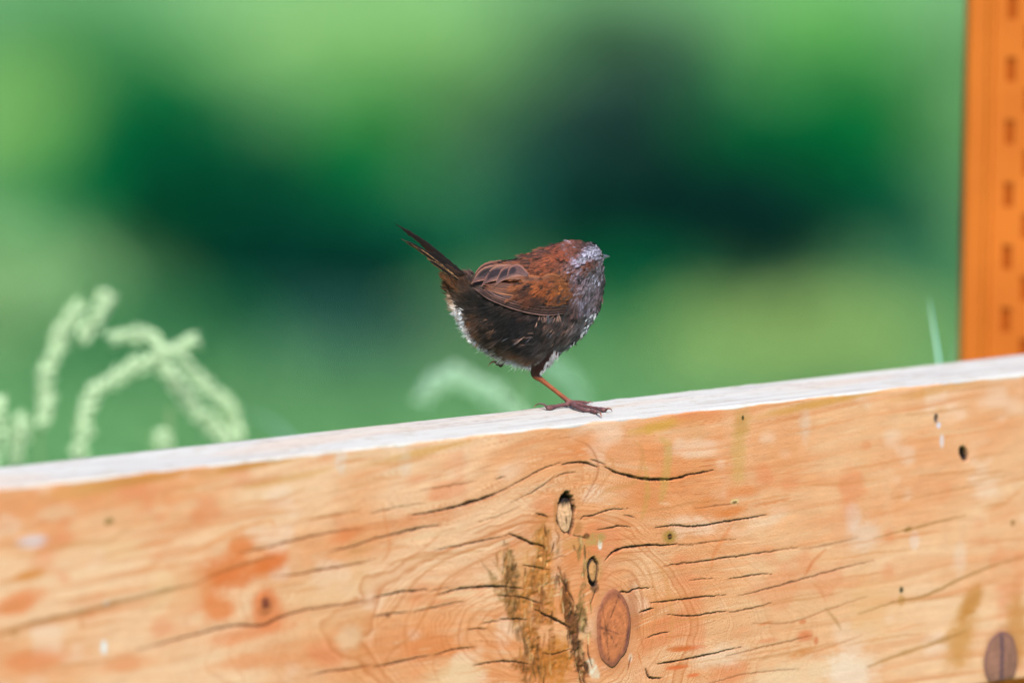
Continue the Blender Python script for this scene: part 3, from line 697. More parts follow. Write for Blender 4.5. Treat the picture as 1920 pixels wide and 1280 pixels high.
# ================================================================== ORANGE PERFORATED POST
def build_post():
    Y0 = 7.60; k = Y0 / FPX
    zlow, zhigh = 0.0, 1.75
    # plan profile, closed, millimetre-true; x measured from the left edge of the post, y away from the camera
    P = [(0, 9), (0.4, 3.5), (2.2, 1.0), (5, 0.2), (12, -0.2), (14.5, -2.0), (17.5, -1.8), (19.0, 0.8), (26.9, 1.2), (33.3, 1.4), (39.6, 1.5), (46.0, 1.6), (54, 1.8), (57, 4.0), (58, 44), (0, 44)]
    P = [(x * .001, y * .001) for x, y in P]
    slotseg = {8: 0.0, 10: 0.5}
    x0 = at(1806.0, 400.0, Y0)[0]
    pitch = 118.2 * k; sh = 46 * k
    zref = at(1894.0, 365.0, Y0)[2]
    zs = [zlow]
    cuts = []
    n0 = int((zlow - zref) / pitch) - 1
    for j in range(n0, 60):
        for ph in (0, .5):
            c = zref + (j + ph) * pitch
            if c - sh > zlow and c + sh < zhigh: cuts += [(c - sh / 2, c + sh / 2, ph)]
    zs = sorted(set([zlow, zhigh] + [round(v, 6) for c in cuts for v in c[:2]]))
    V = []; Fc = []; m = len(P)
    for z in zs:
        for (x, y) in P: V.append((x0 + x, Y0 + y, z))
    for i in range(len(zs) - 1):
        zc = .5 * (zs[i] + zs[i + 1])
        for j in range(m):
            if j in slotseg and any(abs(c[2] - slotseg[j]) < .1 and c[0] < zc < c[1] for c in cuts): continue
            j2 = (j + 1) % m
            Fc.append((i * m + j, i * m + j2, (i + 1) * m + j2, (i + 1) * m + j))
    mt = bpy.data.materials.new('orange_painted_steel'); mt.use_nodes = True; n = mt.node_tree; b = n.nodes['Principled BSDF']
    tc = n.nodes.new('ShaderNodeTexCoord'); nz = n.nodes.new('ShaderNodeTexNoise'); nz.inputs['Scale'].default_value = 14; nz.inputs['Detail'].default_value = 6
    r_ = n.nodes.new('ShaderNodeValToRGB'); r_.color_ramp.elements[0].position = .3; r_.color_ramp.elements[1].position = .7
    r_.color_ramp.elements[0].color = (*POST_A, 1); r_.color_ramp.elements[1].color = (*POST_B, 1)
    n.links.new(tc.outputs['Object'], nz.inputs['Vector']); n.links.new(nz.outputs['Fac'], r_.inputs[0]); n.links.new(r_.outputs[0], b.inputs['Base Color'])
    b.inputs['Roughness'].default_value = 0.5; b.inputs['Specular IOR Level'].default_value = 0.2
    o0 = np.array([x0 + .022, Y0 + .02, 0.0])
    root = thing('steel_post', o0, 'upright orange perforated steel post standing behind the timber at right', 'post')
    o = mesh_obj('slotted_channel', V, Fc, mt, root, None, o0, smooth_shade=False)
    md = o.modifiers.new('wall', 'SOLIDIFY'); md.thickness = 0.0010; md.offset = -1
    mb = MB()
    pass
    inner = [(.021, .0030), (.052, .0034), (.053, .039), (.004, .039), (.004, .012)]  # added backing close behind the slots; its darker orange imitates shade inside them
    mb.add([(x0 + x, Y0 + y, z) for z in (zlow + .01, zhigh - .01) for (x, y) in inner], [(j, (j + 1) % 5, 5 + (j + 1) % 5, 5 + j) for j in range(5)])
    mi = bpy.data.materials.new('slot_shade_orange'); mi.use_nodes = True; bi = mi.node_tree.nodes['Principled BSDF']; bi.inputs['Roughness'].default_value = .9; bi.inputs['Specular IOR Level'].default_value = .02
    ni = mi.node_tree.nodes.new('ShaderNodeTexNoise'); ni.inputs['Scale'].default_value = 60; ri = mi.node_tree.nodes.new('ShaderNodeValToRGB'); ri.color_ramp.elements[0].color = (.20, .040, .005, 1); ri.color_ramp.elements[1].color = (.30, .064, .008, 1)
    mi.node_tree.links.new(ni.outputs['Fac'], ri.inputs[0]); mi.node_tree.links.new(ri.outputs[0], bi.inputs['Base Color'])
    mb.build('slot_backing', mi, root, o0, smooth_shade=False)
    mb = MB(); zc = zhigh
    mb.add([(x0 + x * 1.02 - .0004, Y0 + y * 1.02 - .0004, zc + .001) for x, y in P] + [(x0 + x * 1.02 - .0004, Y0 + y * 1.02 - .0004, zc + .006) for x, y in P],
           [tuple(range(m, 2 * m)), tuple(range(m))[::-1]] + [(j, (j + 1) % m, m + (j + 1) % m, m + j) for j in range(m)])
    mb.build('end_cap', mt, root, o0, smooth_shade=False)
    root.rotation_euler = (0, math.radians(0.95), 0)
    # keep the photographed lean about the height of the timber
    root.location.x -= math.tan(math.radians(.95)) * at(1800., 400., Y0)[2]
POST_A = (0.33, 0.084, 0.007); POST_B = (0.41, 0.112, 0.011)
build_post()

# ================================================================== GRASS STALKS BEHIND THE TIMBER
MAT_SEED = mat_tint('seed_husk', 0.6, 0.25, translucent=0.3)
def Z4(p): return [(x / 3.368, 520 + y / 3.368) for x, y in p]
def grass_stalk(label, heads, Y, col=(204, 230, 192), wpx=24, foot_px=None, seed=0, blades=1):
    """heads: list of pixel polylines carrying spikelets, first one continues down to the foot"""
    rng = np.random.default_rng(seed); k = Y / FPX
    wpx *= .84; h0 = heads[0]; low = h0[-1]
    fx = foot_px if foot_px is not None else low[0] + rng.uniform(-20, 20)
    base = at(np.float64(fx), np.float64(low[1]), Y); base[2] = ground_z(base[0], base[1])
    root = thing('grass_stalk', base, label, 'grass stalk', 'tall seeding grasses behind the timber')
    P0 = at(np.array([p[0] for p in h0], float), np.array([p[1] for p in h0], float), Y)
    pts = [base, base * .6 + P0[-1] * .4 + np.array([.005, 0, 0])] + list(P0[::-1])
    C = catmull(pts, 40)
    v, f = tube(C, np.linspace(.0016, .0007, 40), 6); mb = MB(); mb.add(v, f, L(*col, .40) * np.array([.8, 1, .7]))
    for h in heads[1:]:
        Q = at(np.array([p[0] for p in h], float), np.array([p[1] for p in h], float), Y)
        v, f = tube(catmull(list(Q), 14), .0007, 5); mb.add(v, f, L(*col, .40))
    mb.build('stem', MAT_SEED, root, base)
    # spikelets: pointed husks packed round the axis
    for h in heads:
        mb = MB()
        Q = catmull(at(np.array([p[0] for p in h], float), np.array([p[1] for p in h], float), Y), 60)
        seglen = np.linalg.norm(np.diff(Q, axis=0), axis=1).sum(); n = int(seglen / 0.00038 * (2 if wpx > 40 else 1))
        for i in range(n):
            t = (i + rng.random()) / n; j = min(int(t * 59), 58); p = Q[j] + (Q[j + 1] - Q[j]) * (t * 59 - j)
            tan = Q[max(j - 1, 0)] - Q[j + 1]; tan /= np.linalg.norm(tan) + 1e-9
            lump = .56 + .40 * abs(math.sin(t * math.pi * max(2, seglen / .022) + seed))
            r = wpx * .5 * k * lump * (math.sin(min(1, max(.03, t)) * math.pi * .96 + .05) ** .3)
            a = rng.uniform(0, 2 * math.pi); n1 = np.cross(tan, [0, 1, 0]); n1 /= np.linalg.norm(n1) + 1e-9; n2 = np.cross(tan, n1)
            out = math.cos(a) * n1 + math.sin(a) * n2
            d = tan * .8 + out * rng.uniform(.3, .9); d /= np.linalg.norm(d); ln = rng.uniform(.006, .0095); w = rng.uniform(.0014, .0022)
            b = p + out * r * rng.uniform(.1, .95); s = np.cross(d, out); s /= np.linalg.norm(s) + 1e-9; nn = np.cross(s, d)
            vv = [b, b + d * ln * .4 + s * w, b + d * ln * .4 + nn * w * .8, b + d * ln * .4 - s * w, b + d * ln * .4 - nn * w * .8, b + d * ln]
            mb.add(vv, [(0, 1, 2), (0, 2, 3), (0, 3, 4), (0, 4, 1), (5, 2, 1), (5, 3, 2), (5, 4, 3), (5, 1, 4)], L(*col, .92) * rng.uniform(.93, 1.07))
        mb.build('seed_head', MAT_SEED, root, base)
    # leaf blades
    for q in range(blades):
        a = rng.uniform(0, 6.28); ln = rng.uniform(.2, .32)
        cc = catmull([base, base + np.array([math.cos(a) * .03, math.sin(a) * .03, ln * .6]), base + np.array([math.cos(a) * .10, math.sin(a) * .10, ln])], 10)
        blade(cc, .0035, L(90, 150, 80, .5), root, base)
    return root
def blade(C, w, col, root, org, side=np.array([.8, .6, 0.])):
    V = []; n = len(C)
    for i, p in enumerate(C):
        ww = w * math.sin(math.pi * (0.25 + .75 * i / (n - 1))) ** .7 + 1e-5
        V += [p - side * ww, p + np.array([0, 0.0, 0]) + np.cross(side, [0, 0, 1]) * ww * .35, p + side * ww]
    Fc = []
    for i in range(n - 1):
        a = 3 * i; Fc += [(a, a + 1, a + 4, a + 3), (a + 1, a + 2, a + 5, a + 4)]
    return mesh_obj('blade', V, Fc, MAT_SEED, root, np.ones((len(V), 3)) * col, org)

grass_stalk('tall pale grass head at far left, forked at its tip', [Z4([(490,195),(430,280),(375,390),(330,520),(290,640),(290,760),(280,860),(250,960)]), Z4([(675,120),(620,230),(560,330),(510,430)])], 7.84, wpx=27, foot_px=60, seed=1)
grass_stalk('arching pale grass head bending right with two side spikes', [Z4([(1220,400),(1120,440),(1020,500),(930,530),(820,580),(720,640),(610,700),(560,790),(540,880),(530,980),(500,1080),(500,1180)]), Z4([(720,395),(840,365),(940,375),(1000,440),(980,500)])], 7.80, wpx=30, foot_px=150, seed=2)
grass_stalk('drooping pale grass head sloping down to the timber', [Z4([(1000,520),(1060,610),(1130,690),(1200,790),(1300,900),(1390,990),(1450,1080)])], 7.84, wpx=30, foot_px=440, seed=3)
grass_stalk('drooping pale grass head just right of the parallel one', [Z4([(1130,500),(1250,640),(1340,720),(1430,800),(1465,900),(1490,1000),(1500,1080)])], 7.90, wpx=27, foot_px=455, seed=4)
grass_stalk('short pale grass head rising at the left end of the timber', [Z4([(150,900),(130,990),(100,1090),(70,1200)])], 7.84, wpx=32, foot_px=20, seed=5)
grass_stalk('small grass tip just clearing the timber below the arching head', [Z4([(1030,1000),(1040,1060),(1090,1120)])], 7.8, wpx=32, foot_px=330, seed=6)
grass_stalk('grass tip cut by the left border of the view', [[(-6, 755), (-3, 790), (-12, 850), (-20, 900)]], 7.7, wpx=26, foot_px=-25, seed=7)
grass_stalk('strongly blurred pale arch of grass left of the bird foot', [[(796,748),(812,722),(849,705),(880,716),(919,736),(958,764),(985,800)]], 8.25, wpx=46, foot_px=1000, seed=8, col=(196,234,204))
grass_stalk('faint grass plume behind the bird leg', [[(1020,690),(1052,700),(1078,730),(1088,770),(1090,810)]], 8.6, wpx=42, foot_px=1090, seed=9, col=(160,208,176))

def lone_blade(label, px, Y, w, col, seed):
    P = at(np.array([p[0] for p in px], float), np.array([p[1] for p in px], float), Y)
    base = P[-1].copy(); base[2] = ground_z(base[0], base[1]); base[0] += .01
    root = thing('tall_grass', base, label, 'tall grass', 'tall grass blades behind the timber')
    K_ = np.vstack([base, catmull(P[::-1], 12)]); cl = np.concatenate([[0], np.cumsum(np.linalg.norm(np.diff(K_, axis=0), axis=1))]); tt = np.linspace(0, cl[-1], 60)
    C = np.stack([np.interp(tt, cl, K_[:, i]) for i in range(3)], 1)
    blade(C, w, L(*col), root, base)
lone_blade('pale blue-green grass blade beside the orange post', [(1741,552),(1750,610),(1763,690)], 7.52, .0052, (166,220,206), 1)
lone_blade('thin grass blade against the left side of the orange post', [(1796,615),(1788,650),(1782,690)], 7.5, .0028, (110,166,142), 2)
lone_blade('dull yellow grass blade arching low behind the arching seed head', [(175,835),(205,812),(250,805),(282,822),(290,850)], 8.0, .0045, (104,140,84), 3)
lone_blade('long soft green blade lying low at the left', [(10,845),(70,836),(130,840),(210,846),(260,870)], 7.9, .0042, (92,150,104), 4)
lone_blade('wide blue-grey blade curving down right of the drooping heads', [(430,770),(470,775),(505,790),(535,812),(560,850)], 8.3, .0075, (110,150,140), 5)

# ================================================================== BIRD
foot3 = level(1070.0, 764.0, ZT)
YB = float(foot3[1]); KB = YB / FPX
def bird_pt(x, y, w=0.0):
    """picture position on the bird's own upright plane, w = photo pixels further from the camera"""
    x = np.asarray(x, float); w = np.asarray(w, float)
    P = at(x, y, np.full(np.shape(x), YB)); P = P + 0
    P[..., 1] += w * KB
    return P
SHR_ = 0.28   # the body points a little away from the camera
OUT = np.array([(842,540),(850,524),(865,515),(885,511),(900,502),(930,490),(965,482),(1000,473),(1030,462),(1052,454),(1075,450),(1100,451),(1118,456),(1129,466),(1134,480),(1137,500),(1137,525),(1135,550),(1128,577),(1117,601),(1101,624),(1083,641),(1062,656),(1042,669),(1020,681),(1000,684),(980,680),(955,673),(930,661),(905,647),(887,633),(875,616),(866,598),(857,580),(850,562)], float)
CX, CY = 1000.0, 568.0
_a = np.arctan2(OUT[:, 1] - CY, OUT[:, 0] - CX); _r = np.hypot(OUT[:, 1] - CY, OUT[:, 0] - CX) - 2.5
_o = np.argsort(_a); _a = _a[_o]; _r = _r[_o]
_a3 = np.concatenate([_a - 2 * np.pi, _a, _a + 2 * np.pi]); _r3 = np.tile(_r, 3)
def Rout(a): return np.interp(a, _a3, _r3)
def Wb(x): return np.interp(x, [840, 870, 920, 980, 1030, 1080, 1140], [28, 46, 74, 86, 82, 60, 42])
def halfdepth(x, y):
    a = np.arctan2(y - CY, x - CX); q = np.clip(np.hypot(x - CX, y - CY) / Rout(a), 0, 1)
    return Wb(x) * np.sqrt(np.clip(1 - q ** 2.3, 0, 1)), q
def shear(x): return (x - 1000) * SHR_
def head_r(x, y):
    d2 = (x - 1092) ** 2 + ((y - 493) * 1.0) ** 2
    return np.sqrt(np.clip(42.0 ** 2 - d2, 0, None))
def surf(x, y, side):
    """side -1: the flank that faces the camera, +1: far flank"""
    h, q = halfdepth(x, y)
    hb = h * (1 - .35 * smooth(1040, 1090, x) * smooth(545, 500, y))      # neck and head are slimmer than the trunk
    hh = head_r(x, y)
    m = np.sqrt(hb ** 2 + 1e-9); w = np.maximum(m, hh * .92)
    w = 0.5 * (m + hh * .92 + np.sqrt((m - hh * .92) ** 2 + 40)) - 3.1 * (q < 2)
    w = np.maximum(w * np.sqrt(np.clip(1 - q ** 6, 0, 1)), 0)
    return shear(x) + side * w
def surf_frame(x, y, side):
    e = 1.5
    P = bird_pt(x, y, surf(x, y, side))
    Px = bird_pt(x + e, y, surf(x + e, y, side)) - P; Py = bird_pt(x, y + e, surf(x, y + e, side)) - P
    N = np.cross(Px, Py); N /= np.linalg.norm(N, axis=-1, keepdims=True) + 1e-12
    # outward
    ref = np.zeros_like(N); ref[..., 1] = side
    flip = np.sign((N * ref).sum(-1, keepdims=True)); flip[flip == 0] = 1
    return P, N * flip, Px, Py

bird = thing('sparrow', foot3, 'small brown streaked bird standing on one leg on the timber, tail cocked', 'bird')
MAT_SKIN = mat_tint('bird_skin', 0.6, 0.3, noise_scale=1500, noise_amt=.18, bump=.4)
MAT_PLUME = mat_tint('plumage', 0.72, 0.18, sheen=0.15)
MAT_QUILL = mat_tint('flight_feather', 0.6, 0.14)

cam_d.dof.focus_distance = math.hypot(YB, 0.7) - 0.012
# ---- colour map of the coat: x, y, main colour, accent colour, share of accent
CM = [
 (1050,460,(112,62,46),(70,40,34),.35),(1075,458,(100,58,46),(150,130,140),.25),(1095,456,(86,54,46),(60,42,40),.4),(1060,478,(118,66,46),(86,50,38),.3),(1085,472,(104,60,46),(72,46,40),.35),(1040,480,(120,70,48),(92,56,42),.3),
 (1112,462,(80,68,76),(30,28,34),.5),(1122,468,(140,138,158),(66,62,76),.35),(1112,472,(190,188,214),(140,136,160),.2),(1100,480,(188,184,210),(130,122,146),.2),(1088,488,(170,162,188),(120,96,104),.3),(1118,476,(180,178,204),(110,106,130),.2),(1124,480,(140,136,158),(90,84,100),.3),
 (1108,494,(104,54,36),(76,40,30),.3),(1120,495,(84,50,42),(50,36,36),.3),(1100,500,(110,66,52),(120,110,124),.3),(1128,500,(120,114,130),(24,24,30),.5),
 (1080,505,(112,78,76),(150,134,150),.3),(1092,520,(116,104,120),(52,42,50),.45),(1105,525,(132,126,146),(44,38,48),.45),(1120,525,(70,66,78),(160,160,180),.35),(1131,530,(70,52,56),(20,22,28),.4),(1085,545,(104,74,72),(140,126,140),.3),(1105,550,(120,114,134),(46,44,54),.5),(1122,550,(110,100,118),(50,42,50),.45),(1132,560,(110,84,90),(60,48,56),.4),
 (1095,570,(70,58,66),(130,124,146),.35),(1115,580,(126,120,140),(34,34,44),.45),(1100,592,(44,44,52),(90,74,76),.3),(1104,600,(120,130,146),(26,30,38),.55),(1118,598,(170,180,198),(40,42,50),.45),(1090,612,(56,48,50),(120,112,122),.25),(1105,620,(150,160,176),(24,28,34),.5),(1090,632,(70,76,84),(18,22,28),.5),(1075,640,(40,42,46),(120,120,122),.3),(1062,650,(120,122,124),(34,34,38),.4),(1045,662,(130,130,128),(60,52,48),.35),(1030,672,(170,172,174),(60,46,40),.3),
 (1015,500,(116,68,46),(60,38,32),.3),(985,490,(110,68,48),(54,38,34),.35),(955,495,(112,70,48),(46,34,32),.4),(930,500,(104,64,48),(44,34,34),.4),(905,510,(110,84,80),(70,52,54),.3),(1000,520,(126,76,44),(80,48,34),.3),(1040,510,(120,72,48),(84,50,40),.3),(1060,520,(126,78,44),(90,56,40),.3),(1070,540,(96,62,56),(70,46,42),.3),
 (1010,535,(138,82,44),(96,56,36),.3),(1038,546,(136,80,42),(96,56,36),.3),(1025,538,(124,74,42),(80,48,34),.3),(996,532,(56,38,34),(44,32,32),.3),(1014,548,(52,36,34),(60,40,34),.3),(1056,532,(150,94,48),(110,66,40),.2),(975,520,(130,84,54),(80,52,40),.3),
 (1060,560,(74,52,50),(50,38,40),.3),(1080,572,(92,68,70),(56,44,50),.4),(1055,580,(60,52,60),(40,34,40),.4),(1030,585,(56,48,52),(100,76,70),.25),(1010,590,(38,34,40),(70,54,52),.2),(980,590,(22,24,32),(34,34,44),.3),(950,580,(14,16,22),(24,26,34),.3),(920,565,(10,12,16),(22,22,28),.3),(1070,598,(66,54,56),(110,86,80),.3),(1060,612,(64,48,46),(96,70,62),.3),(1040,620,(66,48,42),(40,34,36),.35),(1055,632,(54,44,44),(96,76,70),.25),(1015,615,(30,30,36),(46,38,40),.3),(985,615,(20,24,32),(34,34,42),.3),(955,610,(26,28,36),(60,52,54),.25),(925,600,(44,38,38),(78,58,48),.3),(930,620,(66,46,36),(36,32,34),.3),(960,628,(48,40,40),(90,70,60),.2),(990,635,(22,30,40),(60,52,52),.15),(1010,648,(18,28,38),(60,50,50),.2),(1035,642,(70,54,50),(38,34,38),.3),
 (900,590,(96,64,46),(50,38,34),.35),(885,600,(112,76,56),(60,42,34),.3),(905,618,(100,66,42),(54,40,34),.3),(900,635,(96,66,48),(56,44,38),.3),(925,640,(78,54,38),(44,36,32),.35),(950,645,(90,60,42),(46,36,32),.35),(980,655,(110,72,50),(70,50,36),.3),(960,662,(112,76,54),(66,48,38),.3),(1000,668,(120,82,62),(76,54,42),.3),(1020,664,(100,74,62),(60,48,44),.3),
 (868,588,(170,172,178),(120,100,90),.2),(858,572,(190,180,172),(130,104,84),.25),(852,560,(160,136,116),(90,64,46),.35),(868,606,(206,214,224),(150,140,136),.15),(876,622,(210,220,230),(160,150,146),.12),(888,636,(206,216,226),(150,144,144),.12),(905,648,(200,206,216),(150,142,142),.15),(925,660,(200,200,200),(150,140,130),.15),(945,668,(196,198,196),(140,124,110),.2),(965,676,(200,212,218),(150,150,150),.15),(985,682,(200,214,222),(150,150,150),.15),(1000,684,(196,208,216),(140,130,124),.2),(1015,682,(150,150,150),(70,56,50),.3),
 (845,540,(92,60,38),(44,30,24),.3),(860,535,(80,50,30),(40,26,20),.3),(880,535,(64,42,28),(26,20,18),.3),(860,555,(70,48,34),(36,28,24),.35),(880,560,(76,54,38),(34,26,24),.35),(872,572,(60,46,40),(30,26,26),.35),(900,560,(24,20,20),(46,34,26),.2),(892,578,(34,28,28),(70,54,42),.25),
]
CMx = np.array([[c[0], c[1]] for c in CM], float); CMa = np.array([L(*c[2]) for c in CM]); CMb = np.array([L(*c[3]) for c in CM]); CMp = np.array([c[4] for c in CM])
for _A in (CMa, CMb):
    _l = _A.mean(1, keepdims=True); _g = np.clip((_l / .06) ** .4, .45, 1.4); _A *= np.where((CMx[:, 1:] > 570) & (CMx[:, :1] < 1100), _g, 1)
_dk = (CMx[:, 0] > 905) & (CMx[:, 0] < 1062) & (CMx[:, 1] > 555) & (CMx[:, 1] < 640); CMa[_dk] *= .55; CMb[_dk] *= .8  # dark flank deepened below the wing, the wing's shade put into its colour
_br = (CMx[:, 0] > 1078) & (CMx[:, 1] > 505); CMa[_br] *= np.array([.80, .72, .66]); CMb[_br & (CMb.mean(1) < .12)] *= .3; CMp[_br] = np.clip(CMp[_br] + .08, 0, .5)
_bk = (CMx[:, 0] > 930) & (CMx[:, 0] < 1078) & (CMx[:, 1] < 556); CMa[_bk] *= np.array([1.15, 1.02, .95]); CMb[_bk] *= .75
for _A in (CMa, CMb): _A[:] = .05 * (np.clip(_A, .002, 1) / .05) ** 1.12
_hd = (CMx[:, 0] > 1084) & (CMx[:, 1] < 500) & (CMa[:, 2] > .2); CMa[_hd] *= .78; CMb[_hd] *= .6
BK = 0.64
def coat(x, y):
    d2 = (x[:, None] - CMx[:, 0]) ** 2 + (y[:, None] - CMx[:, 1]) ** 2
    w = 1 / (d2 + 14) ** 2.2; w /= w.sum(1, keepdims=True)
    return w @ CMa, w @ CMb, w @ CMp
# ---- flow of the coat (towards the tail): x, y, dx, dy, length, lift
FL = np.array([
 (1130,480,-.5,.9,7,0),(1115,465,-1,.1,6,0),(1085,455,-1,.05,9,0),(1050,462,-1,.3,13,0),(1020,490,-1,.3,15,0),(1000,480,-1,.22,15,0),(940,495,-1,.25,14,0),(1095,485,-1,.35,8,0),(1108,500,-.9,.5,8,0),
 (1110,530,-.55,.9,9,0),(1132,530,-.15,1,9,0),(1128,570,-.35,1,11,0),(1105,600,-.8,.8,14,.2),(1085,570,-.5,1,14,.2),(1060,540,-.9,.5,13,0),(1080,635,-1,.65,18,.2),(1050,660,-1,.7,20,.2),
 (1050,590,-1,.9,20,.3),(1030,600,-.9,.9,20,.3),(1000,600,-1,.5,22,.3),(950,600,-1,.55,24,.3),(1000,640,-1,.35,24,.3),(950,640,-1,.25,26,.2),(900,600,-.9,.5,22,.3),(880,570,-.8,-.35,20,.3),(860,545,-.75,-.75,20,.2),(850,565,-1,.05,14,.5),(870,610,-1,.35,14,.5),(885,635,-.9,.55,15,.5),(930,664,-.8,.55,17,.5),(985,682,-.65,.9,17,.6),(1015,682,-.45,.95,20,.5),(960,665,-1,.25,24,.2),(1000,665,-1,.4,24,.2),
], float)
def flow(x, y):
    d2 = (x[:, None] - FL[:, 0]) ** 2 + (y[:, None] - FL[:, 1]) ** 2
    w = 1 / (d2 + 60) ** 2; w /= w.sum(1, keepdims=True)
    return w @ FL[:, 2:4], w @ FL[:, 4], w @ FL[:, 5]

def build_body():
    V = []; Fc = []; n, k = 96, 26
    base = {}
    for side in (-1, 1):
        for j in range(k + 1):
            q = math.sin(j / k * math.pi / 2)
            for i in range(n):
                a = 2 * math.pi * i / n - math.pi; r = Rout(a) * q * .965
                x = CX + r * math.cos(a); y = CY + r * math.sin(a)
                w = float(surf(np.array(x), np.array(y), side))
                w = shear(x) + (w - shear(x)) * .95
                if j == k: w = shear(x)
                V.append(bird_pt(x, y, w)); base[(side, j, i)] = len(V) - 1
    for side in (-1, 1):
        for j in range(k):
            for i in range(n):
                i2 = (i + 1) % n; f = (base[(side, j, i)], base[(side, j, i2)], base[(side, j + 1, i2)], base[(side, j + 1, i)])
                Fc.append(f if side > 0 else f[::-1])
    mb = MB(); mb.add(V, Fc)
    def limb(pts, rad, seg=10, n=18):
        P = catmull([np.append(bird_pt(p[0], p[1], p[2]), r) for p, r in zip(pts, rad)], n)
        v, f = tube(P[:, :3], np.maximum(P[:, 3], .1) * KB, seg); mb.add(v, f)
    # standing leg: w measured from the foot plane (0 = over the foot)
    limb([(1030,640,-4),(1018,664,-8),(1006,688,-8),(1004,702,-6)], [20, 15, 11, 7])
    limb([(1000,690,-8),(1004,702,-6),(1016,712,-5),(1040,731,-3),(1066,752,0)], [6.5, 8.0, 5.2, 4.3, 4.8], n=24)
    limb([(1062,749,0),(1070,755,0),(1078,758,-1)], [4.8, 6.0, 5.0])
    # toes: points on the top of the timber, slightly above it
    def toe(pts, rad, claw, crad):
        W = []
        for (x, y, h), r in zip(pts, rad):
            P = level(np.float64(x), np.float64(y), ZT + h * KB); W.append(np.append(P, r))
        P = catmull(W, 30)
        rr = P[:, 3] * (1 + .10 * np.sin(np.arange(30) * 1.9)) * KB
        v, f = tube(P[:, :3], rr, 10); mb.add(v, f)
        return [W[-1][:3]] + [level(np.float64(x), np.float64(y), ZT + h * KB) for (x, y, h) in claw], crad
    claws = []
    claws.append(toe([(1072,757,8),(1055,759,6),(1040,762,5),(1031,764,5.5),(1026,764,5)], [4.6,3.8,3.8,5.4,4.0], [(1020,758,9),(1012,756.5,8),(1005,759,4),(1001,763,0)], [3.0,2.2,1.7,1.1,.4]))
    claws.append(toe([(1070,756,8),(1080,762,7),(1094,768,5),(1108,770,4),(1116,772,4.5),(1119,773,4)], [5.2,4.4,4.0,3.4,4.8,3.2], [(1124,772.5,8),(1127,777,6),(1127.5,782.5,1)], [2.6,2.0,1.3,.5]))
    claws.append(toe([(1072,755,8),(1086,758,7),(1100,762,5),(1118,765,4.5),(1131,768,5),(1136,768,4.5)], [5.0,4.0,3.4,3.2,4.8,3.0], [(1140,765.5,9),(1145,766.5,7),(1148,771,1)], [2.5,2.0,1.3,.5]))
    claws.append(toe([(1072,754,9),(1084,753.5,6),(1096,754,4),(1102,755,3)], [4.4,3.6,3.0,2.4], [(1106,753,5),(1110,753.5,3),(1111,756,.5)], [1.9,1.3,.8,.3]))
    # lifted foot of the far leg, tucked under the belly
    limb([(985,655,20),(962,668,22),(948,676,22),(940,682,20)], [10, 7, 5, 4.6])
    limb([(944,679,20),(936,683,19),(929,683,18)], [4.6, 5.0, 3.0])
    limb([(948,678,24),(940,687,26),(936,690,27)], [3.4, 3.6, 2.4])
    claws.append(([bird_pt(930., 682., 18), bird_pt(926., 679.5, 18), bird_pt(920., 682., 17), bird_pt(915., 688.5, 17)], [2.6,2.0,1.4,.4]))
    Va = np.array(mb.v); 
    o = mesh_obj('body', Va, mb.f, MAT_SKIN, bird, None, foot3)
    rm = o.modifiers.new('join', 'REMESH'); rm.mode = 'VOXEL'; rm.voxel_size = 0.00045; rm.use_smooth_shade = True
    dg = bpy.context.evaluated_depsgraph_get(); ev = o.evaluated_get(dg); me = bpy.data.meshes.new_from_object(ev)
    o.modifiers.clear(); o.data = me; me.name = 'body'
    if not me.materials: me.materials.append(MAT_SKIN)
    nvv = len(me.vertices); co = np.zeros(nvv * 3, np.float32); me.vertices.foreach_get('co', co); co = co.reshape(-1, 3) + foot3
    # colour: dark down under the coat, horn orange shank, purple-brown toes
    d = co - CAM; xx = d[:, 0] / d[:, 1] * FPX / 1.0
    yy = (YB / co[:, 1])
    t = (d[:, 2] / d[:, 1] + math.tan(PITCH)) ; py = 640 - t * FPX * math.cos(PITCH) ** 2
    px_ = 960 + d[:, 0] / d[:, 1] * FPX * math.cos(PITCH)
    nz = Noise(77)
    c = np.ones((nvv, 3)) * L(34, 30, 32)
    near = (py < 690) & (px_ > 830)
    for st in range(0, nvv, 40000):
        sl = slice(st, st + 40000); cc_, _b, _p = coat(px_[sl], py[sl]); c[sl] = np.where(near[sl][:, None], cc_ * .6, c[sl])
    shank = smooth(696, 712, py)[:, None] * (px_ > 960)[:, None]
    c = c * (1 - shank) + L(150, 82, 50) * shank * (1 + .25 * nz(px_ * .3, py * .3, 2))[:, None]
    ft = (smooth(738, 757, py) * (px_ > 960))[:, None]; c = c * (1 - ft) + L(112, 74, 76) * ft * (1 + .5 * nz(px_ * .22, py * .25, 3))[:, None]
    rf = ((px_ < 958) & (py > 672)); c[rf] = L(72, 36, 32)
    th = ((px_ > 990) & (py > 676) & (py < 706)); c[th] = L(62, 30, 24)
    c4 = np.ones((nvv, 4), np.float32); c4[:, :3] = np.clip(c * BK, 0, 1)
    aa = me.color_attributes.new('tint', 'FLOAT_COLOR', 'POINT'); aa.data.foreach_set('color', c4.ravel())
    me.polygons.foreach_set('use_smooth', np.ones(len(me.polygons), dtype=bool))
    mcl = MAT_CLAW
    for pts, rad in claws:
        rad = list(rad) + [rad[-1]] * (len(pts) - len(rad)); rad = rad[:len(pts)]
        P = catmull([np.append(p, r) for p, r in zip(pts, rad)], 16)
        v, f = tube(P[:, :3], np.maximum(P[:, 3], .25) * KB, 8)
        mesh_obj('claw', v, f, mcl, bird, np.array([L(96, 62, 58) * (1 - t) + L(168, 104, 70) * t for t in np.repeat(np.linspace(0, 1, 16), 8)]) * .7, foot3)
MAT_CLAW = mat_tint('claw_horn', 0.35, 0.5)
build_body()

